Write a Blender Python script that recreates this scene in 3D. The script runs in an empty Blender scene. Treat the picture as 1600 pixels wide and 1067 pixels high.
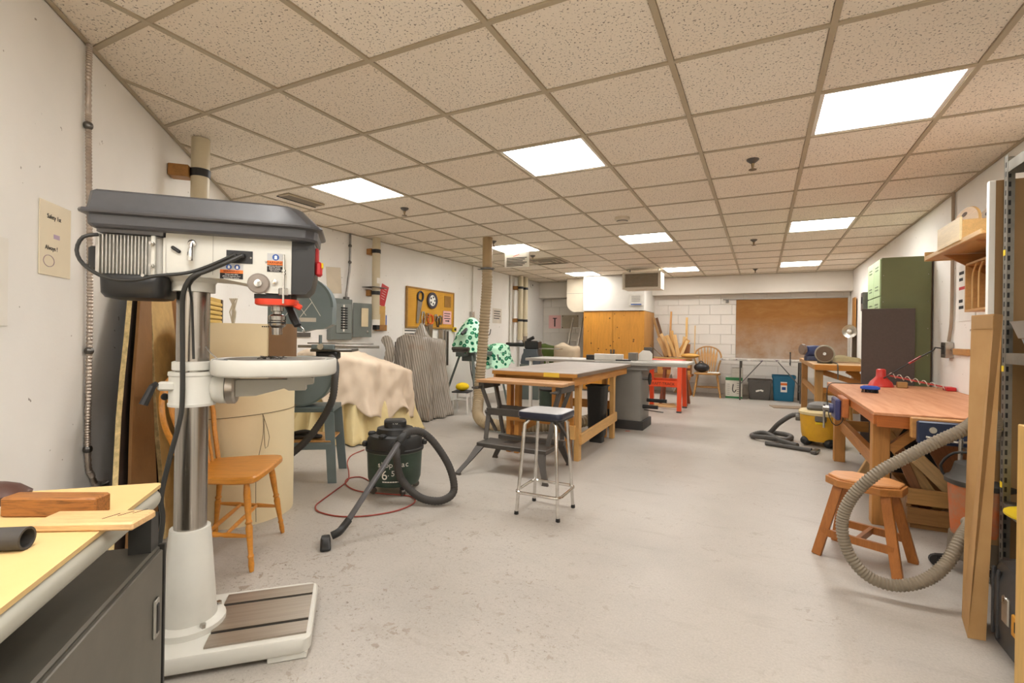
import bpy, bmesh, math, random
from mathutils import Vector, Matrix

# ------------------------------------------------------------------ camera, light, exposure
scene = bpy.context.scene
C = scene.collection
PI = math.pi
CAM_H = 1.07
YAW, ROLL = 0.4721, 0.0147
cam_data = bpy.data.cameras.new('camera')
cam_data.sensor_width = 36.0
cam_data.lens = 763.59 / 1600 * 36.0
cam_data.shift_y = -7.85 / 1600
cam_data.clip_start = 0.02
cam = bpy.data.objects.new('camera', cam_data)
C.objects.link(cam)
_r = Vector((math.cos(YAW), math.sin(YAW), 0)); _u = Vector((0, 0, 1)); _f = Vector((-math.sin(YAW), math.cos(YAW), 0))
_R = _r * math.cos(ROLL) + _u * math.sin(ROLL)
_U = -_r * math.sin(ROLL) + _u * math.cos(ROLL)
cam.matrix_world = Matrix(((_R.x, _U.x, -_f.x, 0), (_R.y, _U.y, -_f.y, 0), (_R.z, _U.z, -_f.z, CAM_H), (0, 0, 0, 1)))
scene.camera = cam
world = bpy.data.worlds.new('world'); scene.world = world
world.use_nodes = True
world.node_tree.nodes['Background'].inputs[0].default_value = (0.9, 0.86, 0.8, 1)
world.node_tree.nodes['Background'].inputs[1].default_value = 0.15
scene.view_settings.view_transform = 'Standard'
scene.view_settings.look = 'None'
scene.view_settings.exposure = 1.6
scene.view_settings.gamma = 1.0
scene.view_settings.use_curve_mapping = False
PANEL_STRENGTH = 8.5
PANEL_COLOR = (1.0, 0.975, 0.94)

# ------------------------------------------------------------------ materials
def lin(h):
    h = h.lstrip('#')
    v = [int(h[i:i+2], 16) / 255 for i in (0, 2, 4)]
    return tuple((c / 12.92 if c <= 0.04045 else ((c + 0.055) / 1.055) ** 2.4) for c in v) + (1.0,)

_mats = {}
class NT:
    def __init__(s, name):
        s.m = bpy.data.materials.new(name); s.m.use_nodes = True
        s.t = s.m.node_tree; s.b = s.t.nodes['Principled BSDF']
        s.x = None
    def n(s, typ, **kw):
        nd = s.t.nodes.new(typ)
        for k, v in kw.items(): setattr(nd, k, v)
        return nd
    def l(s, a, b): s.t.links.new(a, b)
    def coord(s, kind='Object', scale=(1, 1, 1), rot=(0, 0, 0)):
        tc = s.n('ShaderNodeTexCoord'); mp = s.n('ShaderNodeMapping')
        mp.inputs['Scale'].default_value = scale; mp.inputs['Rotation'].default_value = rot
        s.l(tc.outputs[kind], mp.inputs[0]); return mp.outputs[0]
    def noise(s, vec, scale, detail=4, rough=0.55, dist=0.0):
        nd = s.n('ShaderNodeTexNoise'); nd.inputs['Scale'].default_value = scale
        nd.inputs['Detail'].default_value = detail; nd.inputs['Roughness'].default_value = rough
        nd.inputs['Distortion'].default_value = dist
        s.l(vec, nd.inputs['Vector']); return nd.outputs['Fac']
    def ramp(s, fac, stops):
        r = s.n('ShaderNodeValToRGB'); e = r.color_ramp.elements
        while len(e) < len(stops): e.new(0.5)
        for k, (p, c) in enumerate(stops):
            e[k].position = p; e[k].color = c if len(c) == 4 else tuple(c) + (1,)
        s.l(fac, r.inputs[0]); return r.outputs[0]
    def mix(s, fac, a, b, mode='MIX'):
        m = s.n('ShaderNodeMix', data_type='RGBA', blend_type=mode)
        if isinstance(fac, (int, float)): m.inputs[0].default_value = fac
        else: s.l(fac, m.inputs[0])
        for sock, v in ((m.inputs[6], a), (m.inputs[7], b)):
            if isinstance(v, tuple): sock.default_value = v
            else: s.l(v, sock)
        return m.outputs[2]
    def bump(s, h, strength=0.2, dist=0.01):
        bn = s.n('ShaderNodeBump'); bn.inputs['Strength'].default_value = strength; bn.inputs['Distance'].default_value = dist
        s.l(h, bn.inputs['Height']); s.l(bn.outputs[0], s.b.inputs['Normal'])
    def set(s, rough=0.5, metal=0.0, spec=None, color=None):
        s.b.inputs['Roughness'].default_value = rough; s.b.inputs['Metallic'].default_value = metal
        if spec is not None: s.b.inputs['Specular IOR Level'].default_value = spec
        if color is not None:
            if isinstance(color, tuple): s.b.inputs['Base Color'].default_value = color
            else: s.l(color, s.b.inputs['Base Color'])
        return s.m

def mul(c, k): return tuple(min(1, x * k) for x in c[:3]) + (1,)

def paint(hexc, rough=0.45, var=0.10, scale=6, metal=0.0, bump=0.0, bscale=60, spec=None):
    key = ('p', hexc, rough, var, scale, metal, bump, bscale)
    if key in _mats: return _mats[key]
    s = NT('paint_' + hexc); c = lin(hexc); v = s.coord()
    f = s.noise(v, scale, 6, 0.65)
    col = s.ramp(f, [(0.3, mul(c, 1 - var)), (0.7, mul(c, 1 + var))])
    if bump: s.bump(s.noise(v, bscale, 3), bump, 0.004)
    _mats[key] = s.set(rough, metal, spec, col); return _mats[key]

def wood(hexc, axis='X', dark=0.62, scale=1.0, rough=0.5, knots=False):
    key = ('w', hexc, axis, dark, scale, rough, knots)
    if key in _mats: return _mats[key]
    s = NT('wood_' + hexc); c = lin(hexc)
    sc = {'X': (1.2, 14, 14), 'Y': (14, 1.2, 14), 'Z': (14, 14, 1.2)}[axis]
    v = s.coord(scale=tuple(k * scale for k in sc))
    f = s.noise(v, 2.2, 6, 0.6, 0.8)
    v2 = s.coord(scale=tuple(k * scale * 5 for k in sc))
    g = s.noise(v2, 3.0, 3, 0.5)
    col = s.ramp(f, [(0.28, mul(c, dark)), (0.5, mul(c, 0.95)), (0.75, mul(c, 1.12))])
    col = s.mix(0.25, col, s.ramp(g, [(0.3, mul(c, 0.6)), (0.7, mul(c, 1.15))]))
    if knots:
        kn = s.n('ShaderNodeTexVoronoi'); kn.inputs['Scale'].default_value = 8
        s.l(s.coord(), kn.inputs['Vector'])
        kf = s.ramp(kn.outputs['Distance'], [(0.10, (1, 1, 1)), (0.15, (0, 0, 0))])
        col = s.mix(kf, col, mul(c, 0.18))
    s.bump(f, 0.08, 0.003)
    _mats[key] = s.set(rough, 0, None, col); return _mats[key]

def metal(hexc, rough=0.3, axis=None, var=0.15):
    key = ('m', hexc, rough, axis, var)
    if key in _mats: return _mats[key]
    s = NT('metal_' + hexc); c = lin(hexc)
    sc = {None: (8, 8, 8), 'X': (1, 60, 60), 'Y': (60, 1, 60), 'Z': (60, 60, 1)}[axis]
    f = s.noise(s.coord(scale=sc), 2.5, 5, 0.6)
    col = s.ramp(f, [(0.3, mul(c, 1 - var)), (0.7, mul(c, 1 + var))])
    rr = s.n('ShaderNodeMapRange'); rr.inputs[3].default_value = rough * 0.75; rr.inputs[4].default_value = rough * 1.35
    s.l(f, rr.inputs[0]); m = s.set(rough, 1.0, None, col); s.l(rr.outputs[0], s.b.inputs['Roughness'])
    _mats[key] = m; return m

def emit(name, color, strength):
    s = NT(name); s.b.inputs['Emission Color'].default_value = tuple(color) + (1,)
    s.b.inputs['Emission Strength'].default_value = strength
    return s.set(0.4, 0, 0.1, (0.9, 0.9, 0.9, 1))

def cloth(hexc, rough=0.9, var=0.12, weave=140, stain=None):
    key = ('c', hexc, var, weave, stain)
    if key in _mats: return _mats[key]
    s = NT('cloth_' + hexc); c = lin(hexc); v = s.coord()
    f = s.noise(v, 5, 5, 0.6)
    col = s.ramp(f, [(0.3, mul(c, 1 - var)), (0.7, mul(c, 1 + var))])
    if stain:
        st = s.ramp(s.noise(v, 3.2, 3, 0.5), [(0.62, (0, 0, 0)), (0.72, (0.6, 0.6, 0.6))])
        col = s.mix(st, col, lin(stain))
    s.bump(s.noise(v, weave, 2), 0.15, 0.003)
    _mats[key] = s.set(rough, 0, 0.15, col); return _mats[key]

# ------------------------------------------------------------------ mesh builder
def rotz(a): return Matrix.Rotation(a, 3, 'Z')
def frame(d):
    d = Vector(d).normalized()
    a = Vector((0, 0, 1)) if abs(d.z) < 0.9 else Vector((1, 0, 0))
    u = d.cross(a).normalized(); w = u.cross(d).normalized()
    return u, w, d

def smooth_path(pts, step=0.02, closed=False):
    P = [Vector(p) for p in pts]; out = []; n = len(P)
    segs = n if closed else n - 1
    for i in range(segs):
        if closed: p0, p1, p2, p3 = P[(i-1) % n], P[i], P[(i+1) % n], P[(i+2) % n]
        else: p0, p1, p2, p3 = P[max(i-1, 0)], P[i], P[i+1], P[min(i+2, n-1)]
        k = max(2, int((p2 - p1).length / step))
        for j in range(k):
            t = j / k
            out.append(0.5 * ((2*p1) + (p2-p0)*t + (2*p0-5*p1+4*p2-p3)*t*t + (3*p1-p0-3*p2+p3)*t**3))
    if not closed: out.append(P[-1])
    return out

def rrect(w, d, r, n=4, cx=0, cy=0):
    pts = []
    r = min(r, w/2 - 1e-4, d/2 - 1e-4)
    for sx, sy, a0 in ((1, 1, 0), (-1, 1, PI/2), (-1, -1, PI), (1, -1, 1.5*PI)):
        for k in range(n + 1):
            a = a0 + k / n * PI / 2
            pts.append((cx + sx*(w/2 - r) + r*math.cos(a), cy + sy*(d/2 - r) + r*math.sin(a)))
    return pts

class MB:
    def __init__(s): s.v = []; s.f = []
    def add(s, vs, fs):
        o = len(s.v); s.v += [tuple(p) for p in vs]; s.f += [tuple(i + o for i in f) for f in fs]; return s
    def box(s, c, size, rot=None, bev=0.0):
        hx, hy, hz = size[0]/2, size[1]/2, size[2]/2
        b = min(bev, hx*0.9, hy*0.9, hz*0.9)
        c = Vector(c)
        if rot is None: M = Matrix.Identity(3)
        elif isinstance(rot, (int, float)): M = rotz(rot)
        else: M = rot
        if b <= 0:
            vs = [(x*hx, y*hy, z*hz) for x in (-1, 1) for y in (-1, 1) for z in (-1, 1)]
            fs = [(0, 1, 3, 2), (4, 6, 7, 5), (0, 4, 5, 1), (2, 3, 7, 6), (0, 2, 6, 4), (1, 5, 7, 3)]
            s.add([M @ Vector(p) + c for p in vs], fs)
        else:
            rings = []
            for z, k in ((-hz, b), (-hz + b, 0), (hz - b, 0), (hz, b)):
                x, y = hx - k, hy - k; q = b if k == 0 else b*0.5
                rings.append([(x-q, y, z), (-x+q, y, z), (-x, y-q, z), (-x, -y+q, z), (-x+q, -y, z), (x-q, -y, z), (x, -y+q, z), (x, y-q, z)])
            s.loft([[M @ Vector(p) + c for p in r] for r in rings])
        return s
    def span(s, a, b, bev=0.0):
        return s.box([(a[i]+b[i])/2 for i in range(3)], [abs(b[i]-a[i]) for i in range(3)], None, bev)
    def loft(s, rings, cap=True, closed=True):
        n = len(rings[0]); vs = [p for r in rings for p in r]; fs = []
        for i in range(len(rings) - 1):
            for j in range(n if closed else n - 1):
                k = (j + 1) % n
                fs.append((i*n + j, i*n + k, (i+1)*n + k, (i+1)*n + j))
        if cap and closed:
            fs.append(tuple(range(n - 1, -1, -1))); o = (len(rings) - 1) * n
            fs.append(tuple(range(o, o + n)))
        return s.add(vs, fs)
    def prism(s, poly, z0, z1, bev=0.0, M=None):
        def inset(p, k):
            cx = sum(q[0] for q in p)/len(p); cy = sum(q[1] for q in p)/len(p)
            o = []
            for q in p:
                d = math.hypot(q[0]-cx, q[1]-cy) or 1; o.append((q[0]-(q[0]-cx)/d*k, q[1]-(q[1]-cy)/d*k))
            return o
        lv = [(z0, 0), (z1, 0)] if bev <= 0 else [(z0, bev), (z0+bev, 0), (z1-bev, 0), (z1, bev)]
        rings = [[Vector((x, y, z)) for x, y in (inset(poly, k) if k else poly)] for z, k in lv]
        if M is not None: rings = [[M @ p for p in r] for r in rings]
        return s.loft(rings)
    def plate(s, poly, o, ax, ay, t):
        # polygon in the plane spanned by ax, ay at o, thickness t along the normal
        o, ax, ay = Vector(o), Vector(ax).normalized(), Vector(ay).normalized(); nn = ax.cross(ay) * t
        r0 = [o + ax*x + ay*y for x, y in poly]; r1 = [p + nn for p in r0]
        return s.loft([r0, r1])
    def cyl(s, p0, p1, r0, r1=None, n=16, cap=True):
        r1 = r0 if r1 is None else r1
        p0, p1 = Vector(p0), Vector(p1); u, w, d = frame(p1 - p0)
        rg = [[p + u*(r*math.cos(2*PI*k/n)) + w*(r*math.sin(2*PI*k/n)) for k in range(n)] for p, r in ((p0, r0), (p1, r1))]
        return s.loft(rg, cap)
    def lathe(s, prof, base=(0, 0, 0), axis=(0, 0, 1), n=20, cap=True):
        base = Vector(base); u, w, d = frame(axis)
        rg = [[base + d*h + u*(r*math.cos(2*PI*k/n)) + w*(r*math.sin(2*PI*k/n)) for k in range(n)] for r, h in prof]
        return s.loft(rg, cap)
    def tube(s, path, r, n=10, closed=False, rib=0.0, smooth=None):
        P = smooth_path(path, smooth, closed) if smooth else [Vector(p) for p in path]
        m = len(P); rings = []; u = None
        for i, p in enumerate(P):
            if closed: d = (P[(i+1) % m] - P[i-1])
            else: d = P[min(i+1, m-1)] - P[max(i-1, 0)]
            d = d.normalized() if d.length > 1e-9 else Vector((0, 0, 1))
            if u is None: u = frame(d)[0]
            u = (u - d * u.dot(d)); u = u.normalized() if u.length > 1e-6 else frame(d)[0]
            w = d.cross(u)
            rr = (r(i/(m-1)) if callable(r) else r) * (1 + (rib if i % 2 else -rib))
            rings.append([p + u*(rr*math.cos(2*PI*k/n)) + w*(rr*math.sin(2*PI*k/n)) for k in range(n)])
        if closed: rings.append(rings[0]); return s.loft(rings, False)
        return s.loft(rings)
    def bar(s, p0, p1, w, t, up=(0, 0, 1), bev=0.0):
        # rectangular bar from p0 to p1: w across, t along 'up'
        p0, p1 = Vector(p0), Vector(p1); d = (p1 - p0); L = d.length; d.normalize()
        up = Vector(up); x = d.cross(up)
        if x.length < 1e-4: x = d.cross(Vector((1, 0, 0)))
        x.normalize(); z = x.cross(d)
        M = Matrix((d, x, z)).transposed()
        return s.box((p0 + p1)/2, (L, w, t), M, bev)
    def ball(s, c, r, n=14, sq=(1, 1, 1)):
        rings = []
        for i in range(1, n):
            a = PI * i / n
            rings.append([Vector(c) + Vector((r*sq[0]*math.sin(a)*math.cos(2*PI*k/n), r*sq[1]*math.sin(a)*math.sin(2*PI*k/n), -r*sq[2]*math.cos(a))) for k in range(n)])
        return s.loft(rings)
    def mesh(s, name, mat, smooth=35):
        me = bpy.data.meshes.new(name); me.from_pydata(s.v, [], s.f)
        bm = bmesh.new(); bm.from_mesh(me)
        bmesh.ops.recalc_face_normals(bm, faces=bm.faces); bm.to_mesh(me); bm.free()
        if smooth:
            me.polygons.foreach_set('use_smooth', [True]*len(me.polygons)); me.set_sharp_from_angle(angle=math.radians(smooth))
        if mat: me.materials.append(mat)
        me.update(); return me
    def obj(s, name, mat, parent=None, smooth=35):
        o = bpy.data.objects.new(name, s.mesh(name, mat, smooth)); C.objects.link(o)
        if parent is not None: o.parent = parent
        return o

def tag(o, label=None, cat=None, group=None, kind=None):
    if label: o['label'] = label
    if cat: o['category'] = cat
    if group: o['group'] = group
    if kind: o['kind'] = kind
    return o
def thing(name, label, cat, loc=(0, 0, 0), rz=0.0, group=None):
    o = bpy.data.objects.new(name, None); C.objects.link(o); o.location = loc; o.rotation_euler = (0, 0, rz)
    o.empty_display_size = 0.1
    return tag(o, label, cat, group)
def link_mesh(name, me, parent=None, loc=None):
    o = bpy.data.objects.new(name, me); C.objects.link(o)
    if parent is not None: o.parent = parent
    if loc is not None: o.location = loc
    return o
def copy_tree(o, parent=None):
    c = o.copy(); C.objects.link(c); c.parent = parent
    for ch in list(o.children): copy_tree(ch, c)
    return c
def place(o, z=None):
    return o
def text(name, body, size, mat, parent, loc, xdir, ydir, align='CENTER', extrude=0.0006):
    cu = bpy.data.curves.new(name, 'FONT'); cu.body = body; cu.size = size; cu.align_x = align; cu.align_y = 'CENTER'; cu.extrude = extrude
    t = bpy.data.objects.new(name, cu); C.objects.link(t)
    bpy.context.view_layer.update()
    me = bpy.data.meshes.new_from_object(t.evaluated_get(bpy.context.evaluated_depsgraph_get()))
    bpy.data.objects.remove(t); bpy.data.curves.remove(cu)
    x = Vector(xdir).normalized(); y = Vector(ydir).normalized(); z = x.cross(y)
    M = Matrix(((x.x, y.x, z.x, loc[0]), (x.y, y.y, z.y, loc[1]), (x.z, y.z, z.z, loc[2]), (0, 0, 0, 1)))
    me.transform(M); me.materials.clear(); me.materials.append(mat); me.name = name
    o = bpy.data.objects.new(name, me); C.objects.link(o); o.parent = parent
    return o

BLACK = paint('#1c1b1b', 0.5, 0.1); RUBBER = paint('#3d3a37', 0.7, 0.15, 20); DKPLAST = paint('#262626', 0.4, 0.08)
STEEL = metal('#b9b6b0', 0.28); DSTEEL = metal('#6f6c68', 0.4); CHROME = metal('#d8d6d2', 0.14)
WHITE = paint('#eeebe4', 0.5, 0.03); INK = paint('#222021', 0.8, 0.02); PAPER = paint('#efebe2', 0.8, 0.03)
ORANGE = paint('#ee7a2a', 0.5, 0.05); PINK = paint('#eab8b4', 0.8, 0.03); RED = paint('#c3282a', 0.45, 0.1)
YELLOW = paint('#e6c81e', 0.5, 0.08); BLUE = paint('#23509b', 0.5, 0.06)
CEIL = CAM_H + 1.231          # 2.301
XL, XR, YF = -4.53, 1.40, 10.45
DIAG = -1.58                  # the cut-off corner: x + y = DIAG
GX, GY, GA, GB = -0.9844, 1.6644, 0.60996, 0.5963
# ------------------------------------------------------------------ the room
def clip_poly(poly, planes):
    # keep a*x + b*y >= c
    for a, b, c in planes:
        out = []
        for i in range(len(poly)):
            p, q = poly[i], poly[(i+1) % len(poly)]
            dp, dq = a*p[0]+b*p[1]-c, a*q[0]+b*q[1]-c
            if dp >= 0: out.append(p)
            if (dp >= 0) != (dq >= 0):
                t = dp/(dp-dq); out.append((p[0]+(q[0]-p[0])*t, p[1]+(q[1]-p[1])*t))
        poly = out
        if len(poly) < 3: return []
    return poly
Y0 = DIAG - XR      # where the cut-off wall meets the right wall, behind the viewer
footprint = [(XL, DIAG - XL), (XR, Y0), (XR, YF), (XL, YF)]

# floor: worn grey painted concrete
s = NT('floor_concrete'); v = s.coord()
c0 = s.ramp(s.noise(v, 0.9, 6, 0.62), [(0.30, lin('#a19b93')), (0.5, lin('#b1aaa1')), (0.72, lin('#bcb5ac'))])
fine = s.noise(v, 120, 3, 0.7)
c1 = s.mix(0.30, c0, s.ramp(fine, [(0.3, lin('#948d85')), (0.7, lin('#c9c3ba'))]))
sp = s.ramp(s.noise(v, 60, 4, 0.75), [(0.60, (0, 0, 0)), (0.64, (1, 1, 1))])
# heaviest wear lies around the drill press and vacuum, lighter wear elsewhere
dist = s.n('ShaderNodeVectorMath', operation='DISTANCE'); s.l(v, dist.inputs[0]); dist.inputs[1].default_value = (-1.65, 1.6, 0)
near = s.n('ShaderNodeMapRange'); near.inputs[1].default_value = 1.5; near.inputs[2].default_value = 0.3; near.inputs[3].default_value = 0.0; near.inputs[4].default_value = 1.0; s.l(dist.outputs['Value'], near.inputs[0])
pat = s.ramp(s.noise(v, 1.3, 3, 0.6), [(0.44, (0.05, 0.05, 0.05)), (0.70, (0.75, 0.75, 0.75))])
reg = s.mix(near.outputs[0], pat, s.ramp(s.noise(v, 2.3, 3, 0.6), [(0.36, (0.15, 0.15, 0.15)), (0.56, (1, 1, 1))]))
mk = s.n('ShaderNodeMath', operation='MULTIPLY'); s.l(sp, mk.inputs[0]); s.l(reg, mk.inputs[1])
c2 = s.mix(mk.outputs[0], c1, lin('#6a5b4e'))
chip = s.ramp(s.noise(v, 14, 6, 0.72, 0.5), [(0.595, (0, 0, 0)), (0.62, (0.8, 0.8, 0.8))])
mk2 = s.n('ShaderNodeMath', operation='MULTIPLY'); s.l(chip, mk2.inputs[0]); s.l(reg, mk2.inputs[1])
c3 = s.mix(mk2.outputs[0], c2, lin('#8a7a69'))
ch2 = s.ramp(s.noise(s.coord(scale=(1, 1.6, 1), rot=(0, 0, 0.7)), 34, 6, 0.78, 0.4), [(0.575, (0, 0, 0)), (0.61, (0.8, 0.8, 0.8))])
mk3 = s.n('ShaderNodeMath', operation='MULTIPLY'); s.l(ch2, mk3.inputs[0]); s.l(near.outputs[0], mk3.inputs[1])
mk4 = s.n('ShaderNodeMath', operation='MULTIPLY'); s.l(mk3.outputs[0], mk4.inputs[0]); s.l(s.ramp(s.noise(v, 2.4, 4, 0.65), [(0.44, (0.05, 0.05, 0.05)), (0.62, (1, 1, 1))]), mk4.inputs[1])
c3 = s.mix(mk4.outputs[0], c3, lin('#776a5d'))
scu = s.ramp(s.noise(s.coord(scale=(1, 3.2, 1), rot=(0, 0, 0.5)), 2.1, 6, 0.7), [(0.56, (0, 0, 0)), (0.72, (0.35, 0.35, 0.35))])
c3 = s.mix(scu, c3, lin('#8f8478'))
s.bump(fine, 0.10, 0.004)
FLOOR_M = s.set(0.42, 0, 0.35, c3)
tag(MB().prism(footprint, -0.1, 0.0).obj('floor', FLOOR_M, smooth=0), 'grey painted concrete floor with worn chips', 'floor', kind='structure')

# walls
def wall_mat(name, hexc, specks=True):
    s = NT(name); v = s.coord(); c = lin(hexc)
    col = s.ramp(s.noise(v, 0.8, 5, 0.6), [(0.3, mul(c, 0.93)), (0.7, mul(c, 1.05))])
    if specks:
        k = s.ramp(s.noise(v, 26, 2, 0.5), [(0.74, (0, 0, 0)), (0.76, (0.8, 0.8, 0.8))])
        col = s.mix(k, col, lin('#8a7d72'))
    s.bump(s.noise(v, 70, 4), 0.12, 0.004)
    return s.set(0.7, 0, 0.25, col)
WALL_M = wall_mat('wall_white', '#f3f0ea')
BLOCK_M = wall_mat('block_white', '#dfd9d0', False)
JOINT_M = wall_mat('block_joint', '#d3ccc2', False)
def wall(name, p, q, label, z0=0.0, z1=CEIL + 0.12, t=0.1, mat=None):
    p, q = Vector((*p, 0)), Vector((*q, 0)); d = (q - p).normalized(); n = Vector((d.y, -d.x, 0))
    m = MB().loft([[Vector((a.x, a.y, z)) for a in (p, q, q - n*t, p - n*t)] for z in (z0, z1)])
    return tag(m.obj(name, mat or WALL_M, smooth=0), label, 'wall', kind='structure')
wall('wall_left', (XL, DIAG - XL - 0.0), (XL, YF), 'long white plastered wall behind the pegboard')
wd = wall('wall_diagonal', (XR, Y0), (XL, DIAG - XL), 'white wall cutting the near left corner behind the drill press')
wall('wall_right', (XR, YF), (XR, Y0), 'white wall behind the workbench and lockers')
wf = wall('wall_far', (XL, YF), (XR, YF), 'white painted concrete block wall at the far end', mat=JOINT_M)
# painted blocks, proud of their joints
bw, bh = 0.40, 0.195
me_full = MB().box((0, 0, 0), (bw - 0.005, 0.012, bh - 0.005), None, 0.003).mesh('block', BLOCK_M)
row = 0; z = 0.0
while z < CEIL:
    h = min(bh, CEIL - z); x = XL + 0.01 - (bw/2 if row % 2 else 0)
    while x < XR:
        a, b = max(x, XL + 0.01), min(x + bw, XR - 0.01)
        if b - a > 0.05 and h > 0.05:
            if b - a > bw - 0.005 and h > bh - 0.005: link_mesh('block', me_full, wf, ((a+b)/2, YF - 0.006, z + bh/2))
            else: MB().box(((a+b)/2, YF - 0.006, z + h/2), (b - a - 0.005, 0.012, h - 0.005), None, 0.003).obj('block', BLOCK_M, wf)
        x += bw
    z += bh; row += 1
# shallow vertical seams of the plasterboard on the near walls
# bulkhead beams under the ceiling at the far end
BULK_M = wall_mat('bulkhead_paint', '#ddd6cb', False)
tag(MB().span((-2.03, 10.2, 1.95), (XR, YF, CEIL), 0.004).obj('trim_1', BULK_M), 'boxed beam along the top of the far block wall', 'beam', kind='structure')
tag(MB().span((XL, 10.2, 1.95), (-3.2, YF, CEIL), 0.004).obj('trim_2', BULK_M), 'boxed beam above the far left recess', 'beam', kind='structure')
# white drywall soffit over the orange cabinet
tag(MB().span((-3.22, 9.45, 1.605), (-2.0, YF, CEIL), 0.003).obj('trim_3', paint('#d3cfc7', 0.7, 0.03)), 'clean white soffit above the orange cupboard', 'soffit', kind='structure')

# suspended ceiling
ceil = MB().prism(footprint, CEIL + 0.06, CEIL + 0.12).obj('ceiling', paint('#8c8276', 0.8), smooth=0)
tag(ceil, 'suspended ceiling of square speckled tiles in a metal grid', 'ceiling', kind='structure')
s = NT('ceiling_tile'); v = s.coord('Generated', (0.61, 0.596, 1)); vo = s.coord('Object')
oi = s.n('ShaderNodeObjectInfo')
base = s.ramp(oi.outputs['Random'], [(0.0, lin('#efe3d2')), (0.5, lin('#f2e7d7')), (1.0, lin('#f5ebdc'))])
f1 = s.noise(vo, 105, 2, 0.6)
pits = s.ramp(f1, [(0.34, (1, 1, 1)), (0.40, (0, 0, 0))])
col = s.mix(pits, base, lin('#5d5044'))
col = s.mix(0.2, col, s.mix(s.ramp(s.noise(vo, 2.0, 4), [(0.3, (0, 0, 0)), (0.8, (1, 1, 1))]), base, lin('#e9dac4')))
s.bump(f1, 0.4, 0.003)
TILE_M = s.set(0.9, 0, 0.1, col)
GRID_M = paint('#b5a68c', 0.5, 0.06)
planes = [(1, 1, DIAG + 0.012), (1, 0, XL + 0.008), (-1, 0, -XR + 0.008), (0, -1, -10.2 + 0.01)]
LIGHTS = {(-4, 2), (-1, 2), (2, 2), (-4, 7), (-1, 7), (2, 7), (-4, 12), (-1, 12), (2, 12), (2, -3), (0, -3), (1, -5)}  # unseen panels behind the viewer off the column pattern are added for brightness
me_tile = MB().box((0, 0, 0), (GA - 0.026, GB - 0.026, 0.016), None, 0.003).mesh('ceiling_tile', TILE_M, 0)
for i in range(-6, 4):
    for j in range(-8, 15):
        if (i, j) in LIGHTS: continue
        x0, x1, y0, y1 = GX + GA*i + .013, GX + GA*(i+1) - .013, GY + GB*j + .013, GY + GB*(j+1) - .013
        pl = clip_poly([(x0, y0), (x1, y0), (x1, y1), (x0, y1)], planes)
        if not pl: continue
        if len(pl) == 4 and abs((max(p[0] for p in pl) - min(p[0] for p in pl)) - (x1 - x0)) < 1e-6 and abs((max(p[1] for p in pl) - min(p[1] for p in pl)) - (y1 - y0)) < 1e-6:
            link_mesh('ceiling_tile', me_tile, ceil, ((x0+x1)/2, (y0+y1)/2, CEIL + 0.014))
        else: MB().prism(pl, CEIL + 0.006, CEIL + 0.022).obj('ceiling_tile', TILE_M, ceil, 0)
# grid bars: recessed tee bars of the same beige
for i in range(-6, 5):
    x = GX + GA*i
    if x < XL or x > XR: continue
    ya = max(Y0, DIAG - x) + 0.02
    MB().span((x - .012, ya, CEIL), (x + .012, 10.19, CEIL + 0.012)).obj('grid_bar', GRID_M, ceil, 0)
for j in range(-8, 15):
    y = GY + GB*j
    xa = max(XL, DIAG - y) + 0.02
    if xa > XR - 0.1: continue
    MB().span((xa, y - .012, CEIL + .0005), (XR - .01, y + .012, CEIL + 0.012)).obj('grid_bar', GRID_M, ceil, 0)
def angle_trim(p, q):
    p, q = Vector((*p, 0)), Vector((*q, 0)); d = (q - p).normalized(); n = Vector((d.y, -d.x, 0))
    m = MB()
    for (o, w, z0, z1) in ((0, .022, CEIL - .001, CEIL + .003), (0, .003, CEIL - .001, CEIL + .02)):
        m.loft([[Vector((a.x, a.y, z)) for a in (p, q, q + n*w, p + n*w)] for z in (z0, z1)])
    m.obj('wall_angle', GRID_M, ceil, 0)
angle_trim((XL, DIAG - XL), (XL, 10.2)); angle_trim((XR, Y0), (XL, DIAG - XL)); angle_trim((XR, 10.2), (XR, Y0)); angle_trim((XL, 10.2), (XR, 10.2))

# LED panels
PANEL_M = emit('led_panel', PANEL_COLOR, PANEL_STRENGTH)
FRAME_M = paint('#e4ded4', 0.4, 0.02)
names = {(-4, 2): 'square ceiling light panel above the drill press and band saw', (-1, 2): 'square ceiling light panel nearest, above the metal stool',
 (2, 2): 'large square ceiling light panel at the near right, above the octagonal stool', (-4, 7): 'ceiling light panel behind the hanging sign',
 (-1, 7): 'ceiling light panel above the table saw, beside the smoke detector', (2, 7): 'ceiling light panel near the right wall before the lockers',
 (-4, 12): 'small far ceiling light panel in front of the round duct', (-1, 12): 'far ceiling light panel just right of the heater unit', (2, 12): 'farthest right ceiling light panel, above the plywood sheet',
 (2, -3): 'ceiling light panel behind the viewer near the right wall', (0, -3): 'added ceiling light panel behind the viewer near the desk, brightening the left wall', (1, -5): 'added ceiling light panel farthest behind the viewer, brightening the drill press and left wall'}
for (i, j) in LIGHTS:
    x, y = GX + GA*(i + .5), GY + GB*(j + .5)
    r = thing('ceiling_light', names[(i, j)], 'ceiling light', (x, y, CEIL + .004), 0, 'square ceiling light panels')
    w, d = GA - .026, GB - .026
    m = MB()
    for a, b in (((-w/2, -d/2), (w/2, -d/2 + .02)), ((-w/2, d/2 - .02), (w/2, d/2)), ((-w/2, -d/2 + .02), (-w/2 + .02, d/2 - .02)), ((w/2 - .02, -d/2 + .02), (w/2, d/2 - .02))):
        m.span((*a, 0), (*b, .02))
    m.obj('frame', FRAME_M, r, 0)
    MB().box((0, 0, .010), (w - .041, d - .041, .008)).obj('diffuser', PANEL_M, r, 0)
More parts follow.
